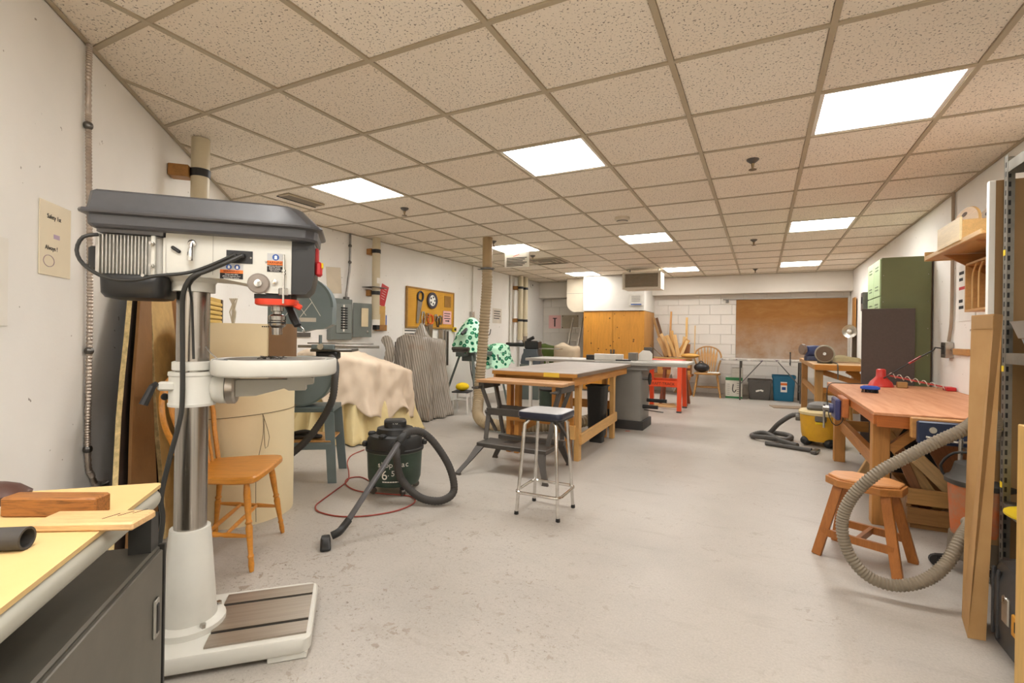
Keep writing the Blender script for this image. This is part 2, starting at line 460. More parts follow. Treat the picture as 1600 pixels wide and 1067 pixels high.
# ------------------------------------------------------------------ drill press (local x: column -> chuck, local -y: towards the viewer)
CAST = paint('#cfcdc4', 0.42, 0.04, 4); COVER = paint('#4a4a4d', 0.35, 0.06, 40); FIN = metal('#c9c7c2', 0.42)
BRUSH = metal('#a39c92', 0.38, 'Y')
dp = thing('drill_press', 'tall white floor drill press with dark grey belt cover and steel column', 'drill press', (-1.73, 0.992, 0), PI/4)
b = MB().prism(rrect(.62, .385, .03, 3, .09, 0), .02, .07, .006)
for x, y in ((-.17, -.15), (-.17, .15), (.33, -.15), (.33, .15)): b.box((x, y, .0125), (.12, .075, .025), None, .003)
base = b.obj('base', CAST, dp)
m = MB().span((.085, -.165, .0695), (.385, -.095, .076)).span((.085, -.079, .0695), (.385, .079, .076)).span((.085, .095, .0695), (.385, .165, .076))
m.obj('steel_plate', metal('#a89e92', 0.4, 'X'), base)
MB().span((.085, -.095, .0695), (.385, -.079, .0708)).obj('slot', BLACK, base); MB().span((.085, .079, .0695), (.385, .095, .0708)).obj('slot', BLACK, base)
fl_ = MB().lathe([(.11, .069), (.11, .09), (.10, .097), (.083, .10), (.062, .39), (.060, .405), (.05, .405)], n=28).obj('column_foot', CAST, dp)
for a in (-.9, .7, 2.3, -2.5): MB().cyl((.098*math.cos(a), .098*math.sin(a), .09), (.098*math.cos(a), .098*math.sin(a), .105), .010, n=6).obj('bolt', STEEL, fl_)
MB().cyl((0, 0, .38), (0, 0, 1.25), .049, n=32).obj('column', metal('#a9a49d', 0.24, 'Z', 0.22), dp)
MB().lathe([(.056, .940), (.06, .942), (.06, .968), (.056, .97), (.05, .97)], n=28).obj('rack_ring', CAST, dp)
cl = MB().lathe([(.05, .82), (.07, .82), (.071, .828), (.068, .833), (.068, .92), (.071, .924), (.070, .935), (.05, .935)], n=28)
cl.box((-.06, -.045, .89), (.05, .03, .03), None, .006)
col = cl.obj('table_collar', CAST, dp)
MB().tube([(-.085, -.06, .90), (-.092, -.072, .892), (-.112, -.085, .835)], lambda t: .008 + .005*t, 10).obj('crank_handle', BLACK, dp)
MB().ball((-.08, .0, .85), .012).obj('lock_knob', BLACK, dp)
MB().lathe([(.03, 0), (.048, .012), (.055, .03), (.055, .05)], (.055, 0, .878), (1, 0, 0), 24).obj('table_pivot', CAST, dp)
MB().lathe([(.057, 0), (.057, .022), (.05, .028)], (.108, 0, .878), (1, 0, 0), 24).obj('tilt_scale', metal('#bdb7ae', 0.4), dp)
a = MB().plate([(.13, .848), (.20, .850), (.29, .874), (.305, .866), (.36, .866), (.36, .884), (.385, .888), (.385, .908), (.36, .924), (.30, .924), (.30, .905), (.13, .905)], (0, .03, 0), (1, 0, 0), (0, 0, 1), .06)
a.obj('table_arm', paint('#a9a69b', 0.5, 0.05), dp)
tp = [(p[0], p[1]) for p in rrect(.40, .33, .14, 8, .262, 0)]
t = MB()
def ins(poly, k, cx=.262, cy=0):
    return [(cx + (x-cx)*(1-k/.2), cy + (y-cy)*(1-k/.165)) for x, y in poly]
t.loft([[Vector((x, y, z)) for x, y in ins(tp, k)] for z, k in ((.922, .012), (.926, .003), (.931, 0), (.974, 0), (.979, .003), (.979, .008), (.970, .011), (.970, .034), (.978, .036))])
tb = t.obj('work_table', CAST, dp)
MB().loft([[Vector((x, y, z)) for x, y in ins(tp, .038)] for z in (.9765, .9790)]).obj('machined_surface', metal('#8d8880', 0.5, 'X'), tb)
MB().loft([[Vector((x, y, z)) for x, y in ins(tp, k)] for z, k in ((.9695, .0105), (.9715, .0105), (.9715, .0345), (.9695, .0345))], False).obj('coolant_groove', paint('#50565a', 0.5), tb)
for y in (-.05, .05): MB().span((.12, y - .006, .9788), (.41, y + .006, .9794)).obj('slot', BLACK, tb)
random.seed(4)
m = MB()
for k in range(14):
    x, y = .25 + random.uniform(-.03, .03), -.03 + random.uniform(-.03, .03)
    m.tube([(x, y, .9805), (x + random.uniform(-.02, .02), y + random.uniform(-.02, .02), .988), (x + random.uniform(-.03, .03), y + random.uniform(-.03, .03), .981)], .0014, 5, smooth=.008)
o = m.obj('metal_shavings', metal('#55514c', 0.3)); tag(o, 'small tangle of dark metal shavings on the drill press table', 'shavings', kind='stuff')
o.location = dp.location; o.rotation_euler = dp.rotation_euler
m = MB().tube([(.05, -.045, 1.02), (.075, -.085, 1.0), (.10, -.115, .984)], .0022, 5, smooth=.004, rib=.5).obj('key_chain', STEEL, dp)
MB().plate([(.08, .01), (.16, .045), (.17, .045), (.14, .012)], (0, -.10, .9705), (1, 0, 0), (0, 1, 0), .009).obj('groove_edge', paint('#50565a', 0.5), tb)
# head
h = MB().plate([(-.054, 1.398), (-.054, 1.258), (.02, 1.250), (.11, 1.246), (.19, 1.232), (.23, 1.205), (.315, 1.203), (.315, 1.398)], (0, .095, 0), (1, 0, 0), (0, 0, 1), .19)
h.lathe([(.05, 1.205), (.064, 1.205), (.064, 1.235), (.085, 1.262)], n=28)
head = h.obj('head_casting', CAST, dp)
MB().span((.078, -.0965, 1.258), (.080, -.094, 1.392)).obj('casting_seam', paint('#a8a59c'), head)
fc = [(.315, 1.39), (.388, 1.392), (.388, 1.27), (.378, 1.225), (.36, 1.205), (.315, 1.203)]
MB().plate(fc, (0, .088, 0), (1, 0, 0), (0, 0, 1), .176).obj('front_cover', DKPLAST, dp)
MB().span((.332, -.0905, 1.362), (.366, -.0875, 1.368)).obj('vent_slot', BLACK, dp)
sw = MB().box((.392, -.02, 1.345), (.012, .05, .06), None, .003).box((.40, -.04, 1.30), (.022, .045, .05), None, .006).obj('stop_switch', RED, dp)
MB().box((.412, -.05, 1.312), (.006, .025, .02), None, .002).obj('switch_key', YELLOW, sw)
# belt cover
def cov(k, z, fx=0):
    pl = []
    x0, x1, w0, w1 = -.252 + k, .402 - k - fx, .145 - k, .105 - k
    for x, y in ((x0, -w0 + .012), (x0 + .012, -w0)): pl.append((x, y))
    for q in range(7):
        tt = q/6; pl.append((x0 + .04 + (x1 - x0 - .11)*tt, -w0))
    pl += [(x1 - .035, -w0 + .008), (x1 - .010, -w1 - .010), (x1, -w1 + .012)]
    pl = pl + [(x, -y) for x, y in reversed(pl)]
    return [Vector((x, y, z)) for x, y in pl]
cv = MB().loft([cov(.012, 1.385), cov(.006, 1.393), cov(.004, 1.420), cov(-.010, 1.424), cov(-.012, 1.430), cov(-.010, 1.436), cov(.002, 1.438), cov(.004, 1.446, .002), cov(.010, 1.492, .045), cov(.016, 1.498, .052), cov(.05, 1.5015, .07)])
bc = cv.obj('belt_cover', COVER, dp, 22)
MB().span((-.235, -.10, 1.3745), (-.06, .10, 1.388)).obj('cover_mount', paint('#77777a', 0.5), bc)
# motor
mo = MB().prism(rrect(.172, .15, .02, 3, -.148, -.01), 1.245, 1.372, .004)
motor = mo.obj('motor', paint('#b6b3ab', 0.45), dp)
me = MB().box((0, 0, 0), (.004, .016, .122), None, .001).mesh('cooling_fin', FIN)
for k in range(14): link_mesh('cooling_fin', me, motor, (-.229 + k*.0095, -.092, 1.308))
me = MB().box((0, 0, 0), (.016, .004, .122), None, .001).mesh('cooling_fin', FIN)
for k in range(10): link_mesh('cooling_fin', me, motor, (-.241, -.07 + k*.0135, 1.308))
MB().loft([[Vector((x, y, z)) for x, y in rrect(w, d, .035, 5, -.148, -.012)] for z, w, d in ((1.172, .13, .12), (1.176, .16, .15), (1.19, .176, .166), (1.243, .180, .17), (1.247, .176, .166))]).obj('motor_cap', DKPLAST, motor)
MB().prism(rrect(.165, .14, .03, 3, -.146, -.01), 1.372, 1.386).obj('motor_top', BLACK, motor)
MB().box((-.262, -.02, 1.30), (.034, .06, .075), None, .006).obj('capacitor_box', DKPLAST, motor)
mp = MB().box((-.056, -.02, 1.31), (.012, .15, .12), None, .002).box((-.085, -.1005, 1.31), (.012, .012, .125), None, .002).obj('motor_mount', CAST, dp)
for z in (1.275, 1.345): MB().cyl((-.085, -.107, z), (-.085, -.122, z), .007, n=6).cyl((-.085, -.122, z), (-.085, -.13, z), .004, n=8).obj('bolt', STEEL, mp)
MB().cyl((-.11, -.10, 1.245), (-.11, -.112, 1.245), .005, n=8).obj('screw', STEEL, motor)
# head controls
MB().lathe([(.007, 0), (.012, .004), (.012, .014), (.006, .018)], (.022, -.095, 1.355), (0, -1, 0), 12).tube([(.022, -.113, 1.355), (.021, -.118, 1.335), (.02, -.118, 1.298)], lambda t: .005 + .004*t, 10).obj('lock_lever', CHROME, dp)
MB().box((-.024, -.101, 1.333), (.03, .012, .011), Matrix.Rotation(.6, 3, 'Y'), .003).obj('wing_bolt', BLACK, dp)
plt = MB().span((.118, -.0975, 1.300), (.196, -.094, 1.342)).obj('cable_plate', BLACK, dp)
for x in (.143, .167): MB().lathe([(.009, 0), (.009, .008), (.006, .016)], (x, -.0975, 1.324), (0, -1, 0), 12).obj('cable_gland', DKPLAST, plt)
for x in (.123, .191): MB().cyl((x, -.0975, 1.32), (x, -.099, 1.32), .003, n=8).obj('screw', CHROME, plt)
def sticker(x0, x1, z0, z1, two, lines):
    st = MB().span((x0, -.0960, z0), (x1, -.0945, z1)).obj('warning_sticker', paint('#b9b9b9', 0.5, 0.02), dp)
    st['label'] = 'grey, orange and black warning sticker'
    H = z1 - z0; W = x1 - x0
    MB().span((x0, -.0966, z0 + H*.38), (x1, -.0958, z0 + H*.60)).obj('orange_band', ORANGE, st)
    MB().span((x0, -.0966, z0), (x1, -.0958, z0 + H*.38)).obj('black_band', INK, st)
    for k in range(2 if two else 1):
        cx = x0 + W*((.38 + .36*k) if two else .55)
        d = MB().cyl((cx, -.0958, z0 + H*.79), (cx, -.0968, z0 + H*.79), H*.17, n=20).obj('symbol_disc', BLUE, st)
        MB().lathe([(H*.06, 0), (H*.07, .0004)], (cx, -.0968, z0 + H*.82), (0, -1, 0), 10).box((cx, -.0970, z0 + H*.74), (H*.13, .0008, H*.10), None, 0).obj('pictogram', WHITE, d)
    text('warning_text', 'WARNING!', H*.19, INK, st, ((x0+x1)/2, -.0968, z0 + H*.49), (1, 0, 0), (0, 0, 1))
    for k, ln in enumerate(lines): text('sticker_text', ln, H*.085 if len(lines) > 3 else H*.10, WHITE, st, ((x0+x1)/2, -.0968, z0 + H*(.32 - .085*k if len(lines) > 3 else .30 - .12*k)), (1, 0, 0), (0, 0, 1))
sticker(.100, .168, 1.247, 1.297, True, ['Always wear safety', 'glasses & respirator when', 'operating this machine.'])
sticker(.240, .288, 1.277, 1.340, False, ['Disconnect the power', 'from the power', 'before servicing', 'this machine.'])
kd = MB().lathe([(.034, 0), (.034, .010), (.030, .014), (.02, .015)], (.216, -.095, 1.235), (0, -1, 0), 24).obj('depth_dial', paint('#8d8279', 0.4, 0.08), dp)
MB().lathe([(.012, 0), (.012, .008), (.006, .009)], (.216, -.110, 1.235), (0, -1, 0), 12).obj('hub', CHROME, kd)
MB().lathe([(.008, 0), (.008, .01), (.004, .012)], (.265, -.095, 1.243), (0, -1, 0), 12).obj('lamp_button', CHROME, dp)
rod = MB().cyl((.293, -.112, 1.17), (.293, -.112, 1.335), .0035, n=8).cyl((.293, -.112, 1.278), (.293, -.112, 1.284), .007, n=8).cyl((.293, -.112, 1.268), (.293, -.112, 1.273), .007, n=8).box((.293, -.105, 1.210), (.03, .018, .026), None, .003).obj('depth_stop_rod', CHROME, dp)
MB().lathe([(.05, 1.186), (.062, 1.188), (.064, 1.204)], (.262, 0, 0), n=24).span((.2, -.085, 1.186), (.31, -.02, 1.202)).obj('quill_collar', BLACK, dp)
MB().loft([[Vector((x, y, z)) for x, y in rrect(w, .13, .04, 4, .265, -.035)] for z, w in ((1.166, .125), (1.170, .135), (1.186, .135))]).box((.334, -.06, 1.165), (.028, .012, .02), Matrix.Rotation(.5, 3, 'Y'), .004).obj('red_guard', paint('#dd3f22', 0.4), dp)
ch = MB().lathe([(.004, 1.062), (.017, 1.064), (.018, 1.088), (.027, 1.094), (.029, 1.098), (.029, 1.112), (.026, 1.114), (.029, 1.116), (.029, 1.13), (.024, 1.134), (.015, 1.137), (.015, 1.146), (.021, 1.148), (.021, 1.168)], (.262, -.01, 0), n=24).obj('chuck', metal('#aaa7a2', 0.22), dp)
MB().lathe([(.0293, 1.104), (.0293, 1.109)], (.262, -.01, 0), n=24).obj('knurled_band', BLACK, ch)
MB().tube([(.285, .03, 1.175), (.302, .02, 1.155), (.312, .015, 1.13), (.328, .005, 1.098)], lambda t: .010 + .006*math.sin(t*PI*.8), 10, smooth=.01).obj('feed_handle', BLACK, dp)
MB().tube([(.33, .0, 1.095), (.345, -.01, 1.09), (.352, -.005, 1.075), (.343, .01, 1.078)], .002, 6, smooth=.005).obj('return_spring', STEEL, dp)
# cables
CABLE = paint('#2a2926', 0.5, 0.1)
MB().tube([(-.23, -.10, 1.365), (-.262, -.115, 1.352), (-.275, -.12, 1.31), (-.255, -.125, 1.268), (-.20, -.13, 1.232), (-.13, -.13, 1.226), (-.07, -.125, 1.243), (.01, -.115, 1.258), (.07, -.113, 1.283), (.143, -.113, 1.324)], .0055, 10, smooth=.012).obj('motor_cable', CABLE, dp)
MB().tube([(.167, -.113, 1.324), (.13, -.125, 1.300), (.07, -.125, 1.267), (.03, -.13, 1.245), (.005, -.12, 1.20), (-.004, -.10, 1.13), (-.006, -.085, 1.0), (-.005, -.085, .84), (-.012, -.09, .77), (-.035, -.095, .66), (-.055, -.10, .54), (-.05, -.10, .46), (-.07, -.11, .30), (-.10, -.13, .10), (-.16, -.20, .012), (-.26, -.22, .008)], .0075, 10, smooth=.015).obj('power_cord', CABLE, dp)
MB().tube([(.05, -.12, 1.255), (.02, -.115, 1.22), (.014, -.07, 1.16), (.018, -.058, .98)], .004, 8, smooth=.015).obj('thin_cable', CABLE, dp)

# ------------------------------------------------------------------ steel desk in the left foreground (local x along its long front edge, front = -y)
dk = thing('steel_desk', 'steel workshop desk with yellow laminate top and dark brushed side', 'desk', (-1.145, .612, 0), -PI/4)
# local: corner at origin, +x towards the viewer, -y towards the wall
GREY = paint('#a6a497', 0.4, 0.05, 8); DKS = paint('#67635a', 0.42, 0.10, 9, 0.35)
W, D = 1.25, .70
ed = MB().loft([[Vector((x, y, .718 + r_*math.sin(a_))) for x, y in rrect(W + 2*r_*math.cos(a_) - .05, D + 2*r_*math.cos(a_) - .05, .018 + r_*math.cos(a_), 4, W/2, -D/2)] for a_, r_ in [(-PI/2 + PI*q/8, .021) for q in range(9)]])
top = ed.obj('top_edge', GREY, dk)
s = NT('yellow_laminate'); v = s.coord()
cc = s.ramp(s.noise(v, 3, 5, 0.6), [(0.3, lin('#cfae74')), (0.7, lin('#dabb84'))])
cc = s.mix(s.ramp(s.noise(v, 40, 3, 0.7), [(0.68, (0, 0, 0)), (0.74, (0.7, 0.7, 0.7))]), cc, lin('#a58a52'))
YLAM = s.set(0.5, 0, 0.3, cc)
MB().prism(rrect(W - .020, D - .020, .012, 3, W/2, -D/2), .737, .7445).obj('laminate_sheet', YLAM, dk)
MB().span((.012, -D + .02, .0), (W - .02, -.012, .612), .004).obj('cabinet', DKS, dk)
MB().span((.015, -.055, .612), (.055, -.015, .684)).obj('post', paint('#3a3936', 0.5), dk)
MB().span((W - .07, -.055, .612), (W - .03, -.015, .684)).obj('post', paint('#3a3936', 0.5), dk)
MB().span((.10, -D + .03, .612), (W - .1, -.20, .684)).obj('under_frame', paint('#383733', 0.6), dk)
d = MB().span((.022, -.013, .03), (.60, -.004, .606), .002).obj('door', DKS, dk)
MB().span((.05, -.0045, .44), (.075, .001, .52), .004).obj('recess_pull', paint('#8f8b82', 0.35), d)
MB().span((.056, -.001, .45), (.069, .003, .51), .003).obj('pull_opening', BLACK, d)
MB().span((.612, -.013, .03), (1.20, -.004, .606), .002).obj('door', DKS, dk)
MB().span((.004, -.016, .0), (.012, -.004, .612)).obj('edge_strip', paint('#2c2b28', 0.5), dk)
# things on the desk
DKX, DKY = Vector((math.cos(-PI/4), math.sin(-PI/4), 0)), Vector((math.sin(PI/4), math.cos(PI/4), 0))
def desk(x, y, z): return Vector((-1.14, .60, 0)) + DKX*x + DKY*y + Vector((0, 0, z))
def flat_block(name, label, cat, px, size, rz, mat, z=.7446):
    o = MB().box((0, 0, size[2]/2), size, None, .003).obj(name, mat); o.location = (px[0], px[1], z); o.rotation_euler = (0, 0, rz)
    return tag(o, label, cat)
flat_block('timber_block', 'dark stained scarred wood block lying on the desk', 'wood block', (-1.105, .405), (.16, .036, .034), .515, wood('#9a622c', 'X', 0.15, 9))
pb = flat_block('pale_board', 'pale pine offcut board lying on the desk beside the dark block', 'board', (-.990, .413), (.158, .062, .014), .56, wood('#d9b07c', 'X', 0.7, 7))
for k in range(3): MB().bar((.02 + k*.016, -.012 + k*.012, .0141), (.032 + k*.016, .012 + k*.010, .0143), .0012, .0008).obj('pencil_line', INK, pb)
pv = MB().lathe([(.0165, 0), (.0165, .10), (.0135, .10), (.0135, .0)], (0, 0, 0), (1, 0, 0), 24, False).obj('hose_cuff', RUBBER); pv.location = (-1.045, .262, .7612); pv.rotation_euler = (0, 0, .62)
tag(pv, 'short black vacuum hose cuff lying on the desk', 'hose cuff')
sd = thing('hand_sander', 'dark hand sander at the far left edge of the desk', 'sander', (-1.225, .365, .7446), .5)
MB().prism(rrect(.10, .06, .02, 4), 0, .014, .002).obj('sole_plate', STEEL, sd)
MB().loft([[Vector((x, y, z)) for x, y in rrect(w, .06*w/.1, .025, 4)] for z, w in ((.014, .095), (.03, .1), (.042, .07), (.048, .03))]).obj('housing', paint('#4a3028', 0.4), sd)

# windsor chairs
def windsor(name, label, loc, rz, mat, dark, bow_slats=6):
    # local: +x is the front of the chair
    t = thing(name, label, 'chair', loc, rz, 'wooden windsor chairs')
    out = [(.20, -.19), (.215, -.12), (.22, 0), (.215, .12), (.20, .19), (.10, .205), (-.05, .185), (-.15, .165), (-.19, .14), (-.20, 0), (-.19, -.14), (-.15, -.165), (-.05, -.185), (.10, -.205)]
    o2 = []
    for p in smooth_path([(x, y, 0) for x, y in out], .03, True): o2.append((p.x, p.y))
    MB().prism(o2, .415, .45, .008).obj('seat', mat, t)
    prof = [(.011, 0), (.015, .03), (.013, .06), (.016, .07), (.012, .08), (.016, .16), (.018, .20), (.013, .215), (.019, .225), (.013, .235), (.017, .30), (.018, .36), (.012, .42)]
    for sx, sy in ((1, 1), (1, -1), (-1, 1), (-1, -1)):
        a = Vector((sx*.205 + (0 if sx > 0 else .0), sy*.205, 0)); bb = Vector((sx*.145, sy*.15, .42)); L = (bb - a).length
        MB().lathe([(r, h/.42*L) for r, h in prof], a, bb - a, 12).obj('leg', mat, t)
    def lg(sx, sy, z): k = z/.42; return Vector((sx*(.205 - .06*k), sy*(.205 - .055*k), z))
    for sy in (1, -1):
        a, c = lg(1, sy, .16), lg(-1, sy, .19); L = (c - a).length
        MB().lathe([(.006, 0), (.009, .04), (.012, L*.35), (.009, L*.4), (.013, L*.5), (.009, L*.6), (.012, L*.65), (.009, L - .04), (.006, L)], a, c - a, 10).obj('stretcher', mat, t)
    for q in (.35, .62):
        a = lg(1, 1, .16).lerp(lg(-1, 1, .19), q); c = lg(1, -1, .16).lerp(lg(-1, -1, .19), q)
        MB().tube([a, a.lerp(c, .5), c], lambda u: .007 + .005*math.sin(PI*u), 10, smooth=.03).obj('stretcher', mat, t)
    # bow back: steam-bent hoop raked backwards
    def bk(y, z): return Vector((-.165 - (z - .44)*.26, y, z))
    hoop = [bk(-.155, .44)] + [bk(-.185, .60), bk(-.215, .72)] + [bk(.215*math.cos(a), .74 + .19*math.sin(a)) for a in (PI*5/6, PI*4/6, PI/2, PI/3, PI/6)] + [bk(.215, .72), bk(.185, .60), bk(.155, .44)]
    MB().tube(hoop, .0135, 10, smooth=.02).obj('bow', mat, t)
    for k in range(bow_slats):
        u = (k - (bow_slats - 1)/2) / (bow_slats/2)
        yb, yt = u*.115, u*.18; zt = .74 + .19*math.sqrt(max(0, 1 - (yt/.215)**2))
        rings = []
        for tt in (0, .25, .5, .7, .85, 1):
            z = .445 + (zt - .445)*tt; p = bk(yb + (yt - yb)*tt, z); w = [.009, .010, .018, .021, .012, .008][[0, .25, .5, .7, .85, 1].index(tt)]
            n_ = Vector((1, 0, .26)).normalized()
            rings.append([p + Vector((0, w, 0)) + n_*.004, p + Vector((0, -w, 0)) + n_*.004, p + Vector((0, -w, 0)) - n_*.004, p + Vector((0, w, 0)) - n_*.004])
        MB().loft(rings).obj('slat', mat, t)
    return t
OAK = wood('#d58e34', 'X', 0.7, 1.5, 0.35)
windsor('windsor_chair', 'orange wooden windsor chair standing behind the drill press column', (-2.284, 1.507, 0), .62, OAK, None).scale = (.82, 1.07, .935)

# tall roll of cream sheet tied with string, behind the chair
CREAM = paint('#eedcb4', 0.55, 0.04, 3)
rl = thing('sheet_roll', 'tall cream roll of sheet material tied with string behind the chair', 'roll', (-2.805, 1.875, 0))
pts = []
for k in range(56):
    a = -1.2 + k/48*2*PI; r = .315 - .012*k/55
    pts.append((r*math.cos(a), r*math.sin(a)))
inner = [(x*.985, y*.985) for x, y in pts]
MB().loft([[Vector((x, y, z)) for x, y in pts + inner[::-1]] for z in (0, 1.12)]).obj('sheet', CREAM, rl)
MB().tube([(.3185*math.cos(a), .3185*math.sin(a), .60 + .02*math.sin(a*1.0 + 1)) for a in [2*PI*k/48 for k in range(48)]], .0018, 5, closed=True).obj('string', paint('#6b5a40', 0.9), rl)
a = -.2
MB().tube([(.322*math.cos(a), .322*math.sin(a), .615), (.33*math.cos(a), .33*math.sin(a), .5), (.33*math.cos(a - .1), .33*math.sin(a - .1), .30), (.335*math.cos(a - .1), .335*math.sin(a - .1), .02)], .0015, 5, smooth=.03).obj('string_end', paint('#6b5a40', 0.9), rl)
MB().tube([(.322*math.cos(a), .322*math.sin(a), .615), (.335*math.cos(a + .1), .335*math.sin(a + .1), .48), (.33*math.cos(a + .04), .33*math.sin(a + .04), .42), (.33*math.cos(a + .01), .33*math.sin(a + .01), .6)], .0015, 5, smooth=.03).obj('string_end', paint('#6b5a40', 0.9), rl)

def leaning(name, label, cat, foot, width, height, thick, lean, rz, mat, roll=0.0, group=None):
    # board standing on its edge, local x = width, leans back along +y
    o = MB().box((0, thick/2, height/2), (width, thick, height), None, min(.003, thick*.3)).obj(name, mat)
    o.rotation_mode = 'XYZ'; o.location = (*foot, thick*math.sin(abs(lean)) + .001); o.rotation_euler = (-lean, roll, rz)
    return tag(o, label, cat, group)
W45 = 3*PI/4
# hardboard and wallboard sheets leaning against the cut-off wall left of the column
W45 = 3*PI/4
def wall_sheet(label, b0, b1, t0, t1, h, off, lean, mat, thick=.014, edge=None):
    # outline along the wall: bottom from b0 to b1, top from t0 to t1 (metres along the wall), leaning back
    o = Vector((-2.1 + off*.70711, .52 + off*.70711, .004)); ay = Vector((-.70711*lean, -.70711*lean, 1)); L = ay.length
    n = 8; poly = []
    for k in range(n + 1): q = k/n; poly.append((b0 + (t0 - b0)*q + .012*math.sin(q*9), h*q*L))
    for k in range(n, -1, -1): q = k/n; poly.append((b1 + (t1 - b1)*q + .010*math.sin(q*7 + 1), h*q*L))
    m = MB().plate(poly, o, (-.70711, .70711, 0), ay, thick)
    r = tag(m.obj('board_sheet', mat, None, 0), label, 'board')
    if edge:
        e = MB().plate([(x - .004, y) for x, y in poly[:n + 1]] + [(x + .0015, y) for x, y in reversed(poly[:n + 1])], o + Vector((.001, .001, 0)), (-.70711, .70711, 0), ay, thick + .001)
        e.obj('worn_edge', edge, r, 0)
    return r
CREAMW = paint('#d8c08a', 0.75, 0.35, 30, bump=.5, bscale=40)
wall_sheet('dark board with a worn cream edge leaning on the wall, farthest left', .45, .57, 1.01, 1.09, 1.38, .20, .10, paint('#2c1c10', .8, .3, 8), .018, CREAMW)
wall_sheet('brown hardboard sheet leaning between worn cream edge and kraft sheet', .52, .88, 1.03, 1.14, 1.40, .235, .10, paint('#8a6236', .7, .16, 5, bump=.2), .012)
wall_sheet('very dark brown strip standing in for the shaded gap behind the brown sheet', .80, 1.25, 1.10, 1.28, 1.40, .165, .08, paint('#26170d', .8, .2), .012)  # shadow between the leaning sheets, given as a dark sheet
wall_sheet('yellowish kraft faced sheet leaning behind the chair back', 1.08, 1.63, 1.21, 1.50, 1.37, .195, .10, paint('#c2a066', 0.75, 0.22, 7, bump=.3, bscale=25), .018, CREAMW)
wall_sheet('tan cardboard sheet leaning just left of the steel column', 1.50, 1.95, 1.40, 1.76, 1.48, .12, .06, paint('#b07f4c', 0.75, 0.08), .008)
# ribbed yellow shutter, dark post and a bundle of white cord behind the roll
sh = thing('ribbed_panel', 'yellow ribbed panel standing upright behind the cream roll', 'panel', (-3.285, 2.005, 0), W45)
MB().span((-.17, -.012, 0), (.17, .002, 1.30), .002).obj('backing', paint('#c9a24e', 0.6), sh)
me = MB().box((0, 0, 0), (.338, .012, .024), None, .005).mesh('rib', paint('#e0bb63', 0.5))
for k in range(42): link_mesh('rib', me, sh, (0, -.016, .03 + k*.030)); 
tag(MB().box((0, 0, .65), (.035, .03, 1.30), W45, .003).obj('dark_post', wood('#4a3527', 'Z'), None), 'thin dark wooden post beside the ribbed yellow panel', 'post').location = (-3.43, 2.15, 0)
random.seed(8)
m = MB()
for k in range(9):
    x = random.uniform(-.02, .02); y = random.uniform(-.012, .012); q = random.uniform(-.03, .03)
    m.tube([(x, y, .004), (x + q, y, .35), (x - q, -y, .8), (x*.4, y*.4, 1.12), (x - q*.8, y, 1.22), (x + q, -y, 1.32)], .005, 6, smooth=.05)
o = tag(m.obj('cord_bundle', paint('#d8cdb8', 0.7)), 'bundle of white cord hanging upright beside dark post', 'cord'); o.location = (-3.46, 2.27, 0)
ra = [-.10 + k*.09 for k in range(14)]
MB().loft([[Vector((r*math.cos(a), r*math.sin(a), z)) for a, r in [(a, .3165) for a in ra] + [(a, .3195) for a in reversed(ra)]] for z in (.80, 1.125)]).obj('brown_flap', paint('#7a5a38', .7, .06), rl)
for k in range(4): MB().box((.318*math.cos(-.22 + k*.035), .318*math.sin(-.22 + k*.035), 1.105), (.003, .006, .006), -.22 + k*.035).obj('print_mark', INK, rl)
# paper notices on the cut-off wall
def diag_frame(x, off=0.0):
    # point on the diagonal wall with given x
    return Vector((x + off*.70711, DIAG - x + off*.70711, 0))
DX = Vector((-.70711, .70711, 0)); DN = Vector((.70711, .70711, 0))
def notice_diag(name, label, x, z0, z1, w, mat, lines=(), size=.02, cat='notice', t=.003):
    o = thing(name, label, cat, diag_frame(x, .0015) + Vector((0, 0, z0)), W45)
    MB().span((0, -t, 0), (w, 0, z1 - z0), .0008).obj('sheet', mat, o)
    for tx, tz, body in lines: text('lettering', body, size, INK, o, (tx, -t - .0004, tz), (1, 0, 0), (0, 0, 1), 'LEFT')
    return o
nt = notice_diag('safety_notice', 'yellowed laminated safety notice on the wall left of the drill press', -2.391, 1.278, 1.559, .21, paint('#f1e4c8', 0.25, 0.03), ((.045, .225, 'Safety 1st'), (.035, .105, 'Always !')), .024)
MB().span((.09, -.0036, .145), (.13, -.0028, .162)).obj('print_block', paint('#b9a2b8', 0.6), nt)
MB().tube([(.06 + .035*math.cos(a), -.0034, .055 + .022*math.sin(a)) for a in [2*PI*k/16 for k in range(16)]], .0012, 5, closed=True).obj('print_drawing', paint('#9a7f88', 0.6), nt)
notice_diag('wall_sheet', 'plain white paper sheet taped to wall at far left edge', -2.12, 1.08, 1.375, .215, PAPER, cat='sheet')
# conduit on the diagonal wall
def conduit(name, label, pts, r, mat=None, clips=(), cat='conduit', rib=0.0, step=None, junction=None):
    t = thing(name, label, cat, (0, 0, 0))
    MB().tube(pts, r, 10, smooth=step or .04, rib=rib).obj('tube', mat or DSTEEL, t)
    for c in clips: MB().ball(c, r*1.7, 8).obj('clip', DSTEEL, t)
    return t
p = diag_frame(-2.605, .018); q = diag_frame(-2.63, .018)
conduit('flexible_conduit', 'ribbed armoured cable running down the wall left of the drill press', [(p.x, p.y, 2.30), (p.x, p.y, 2.0), (q.x, q.y, 1.2), (q.x, q.y, .55), (q.x - .03, q.y + .03, .42), (q.x - .055, q.y + .055, .37)], .011, metal('#c4b9ae', 0.45), [(p.x - .0, p.y - .0, 1.95), (q.x, q.y, 1.35), (q.x, q.y, .98), (q.x, q.y, .55)], rib=.13, step=.007)
bx = thing('outlet_box', 'small steel outlet box at the foot of the armoured cable', 'outlet', (*diag_frame(-2.70, 0).xy, .29), W45)
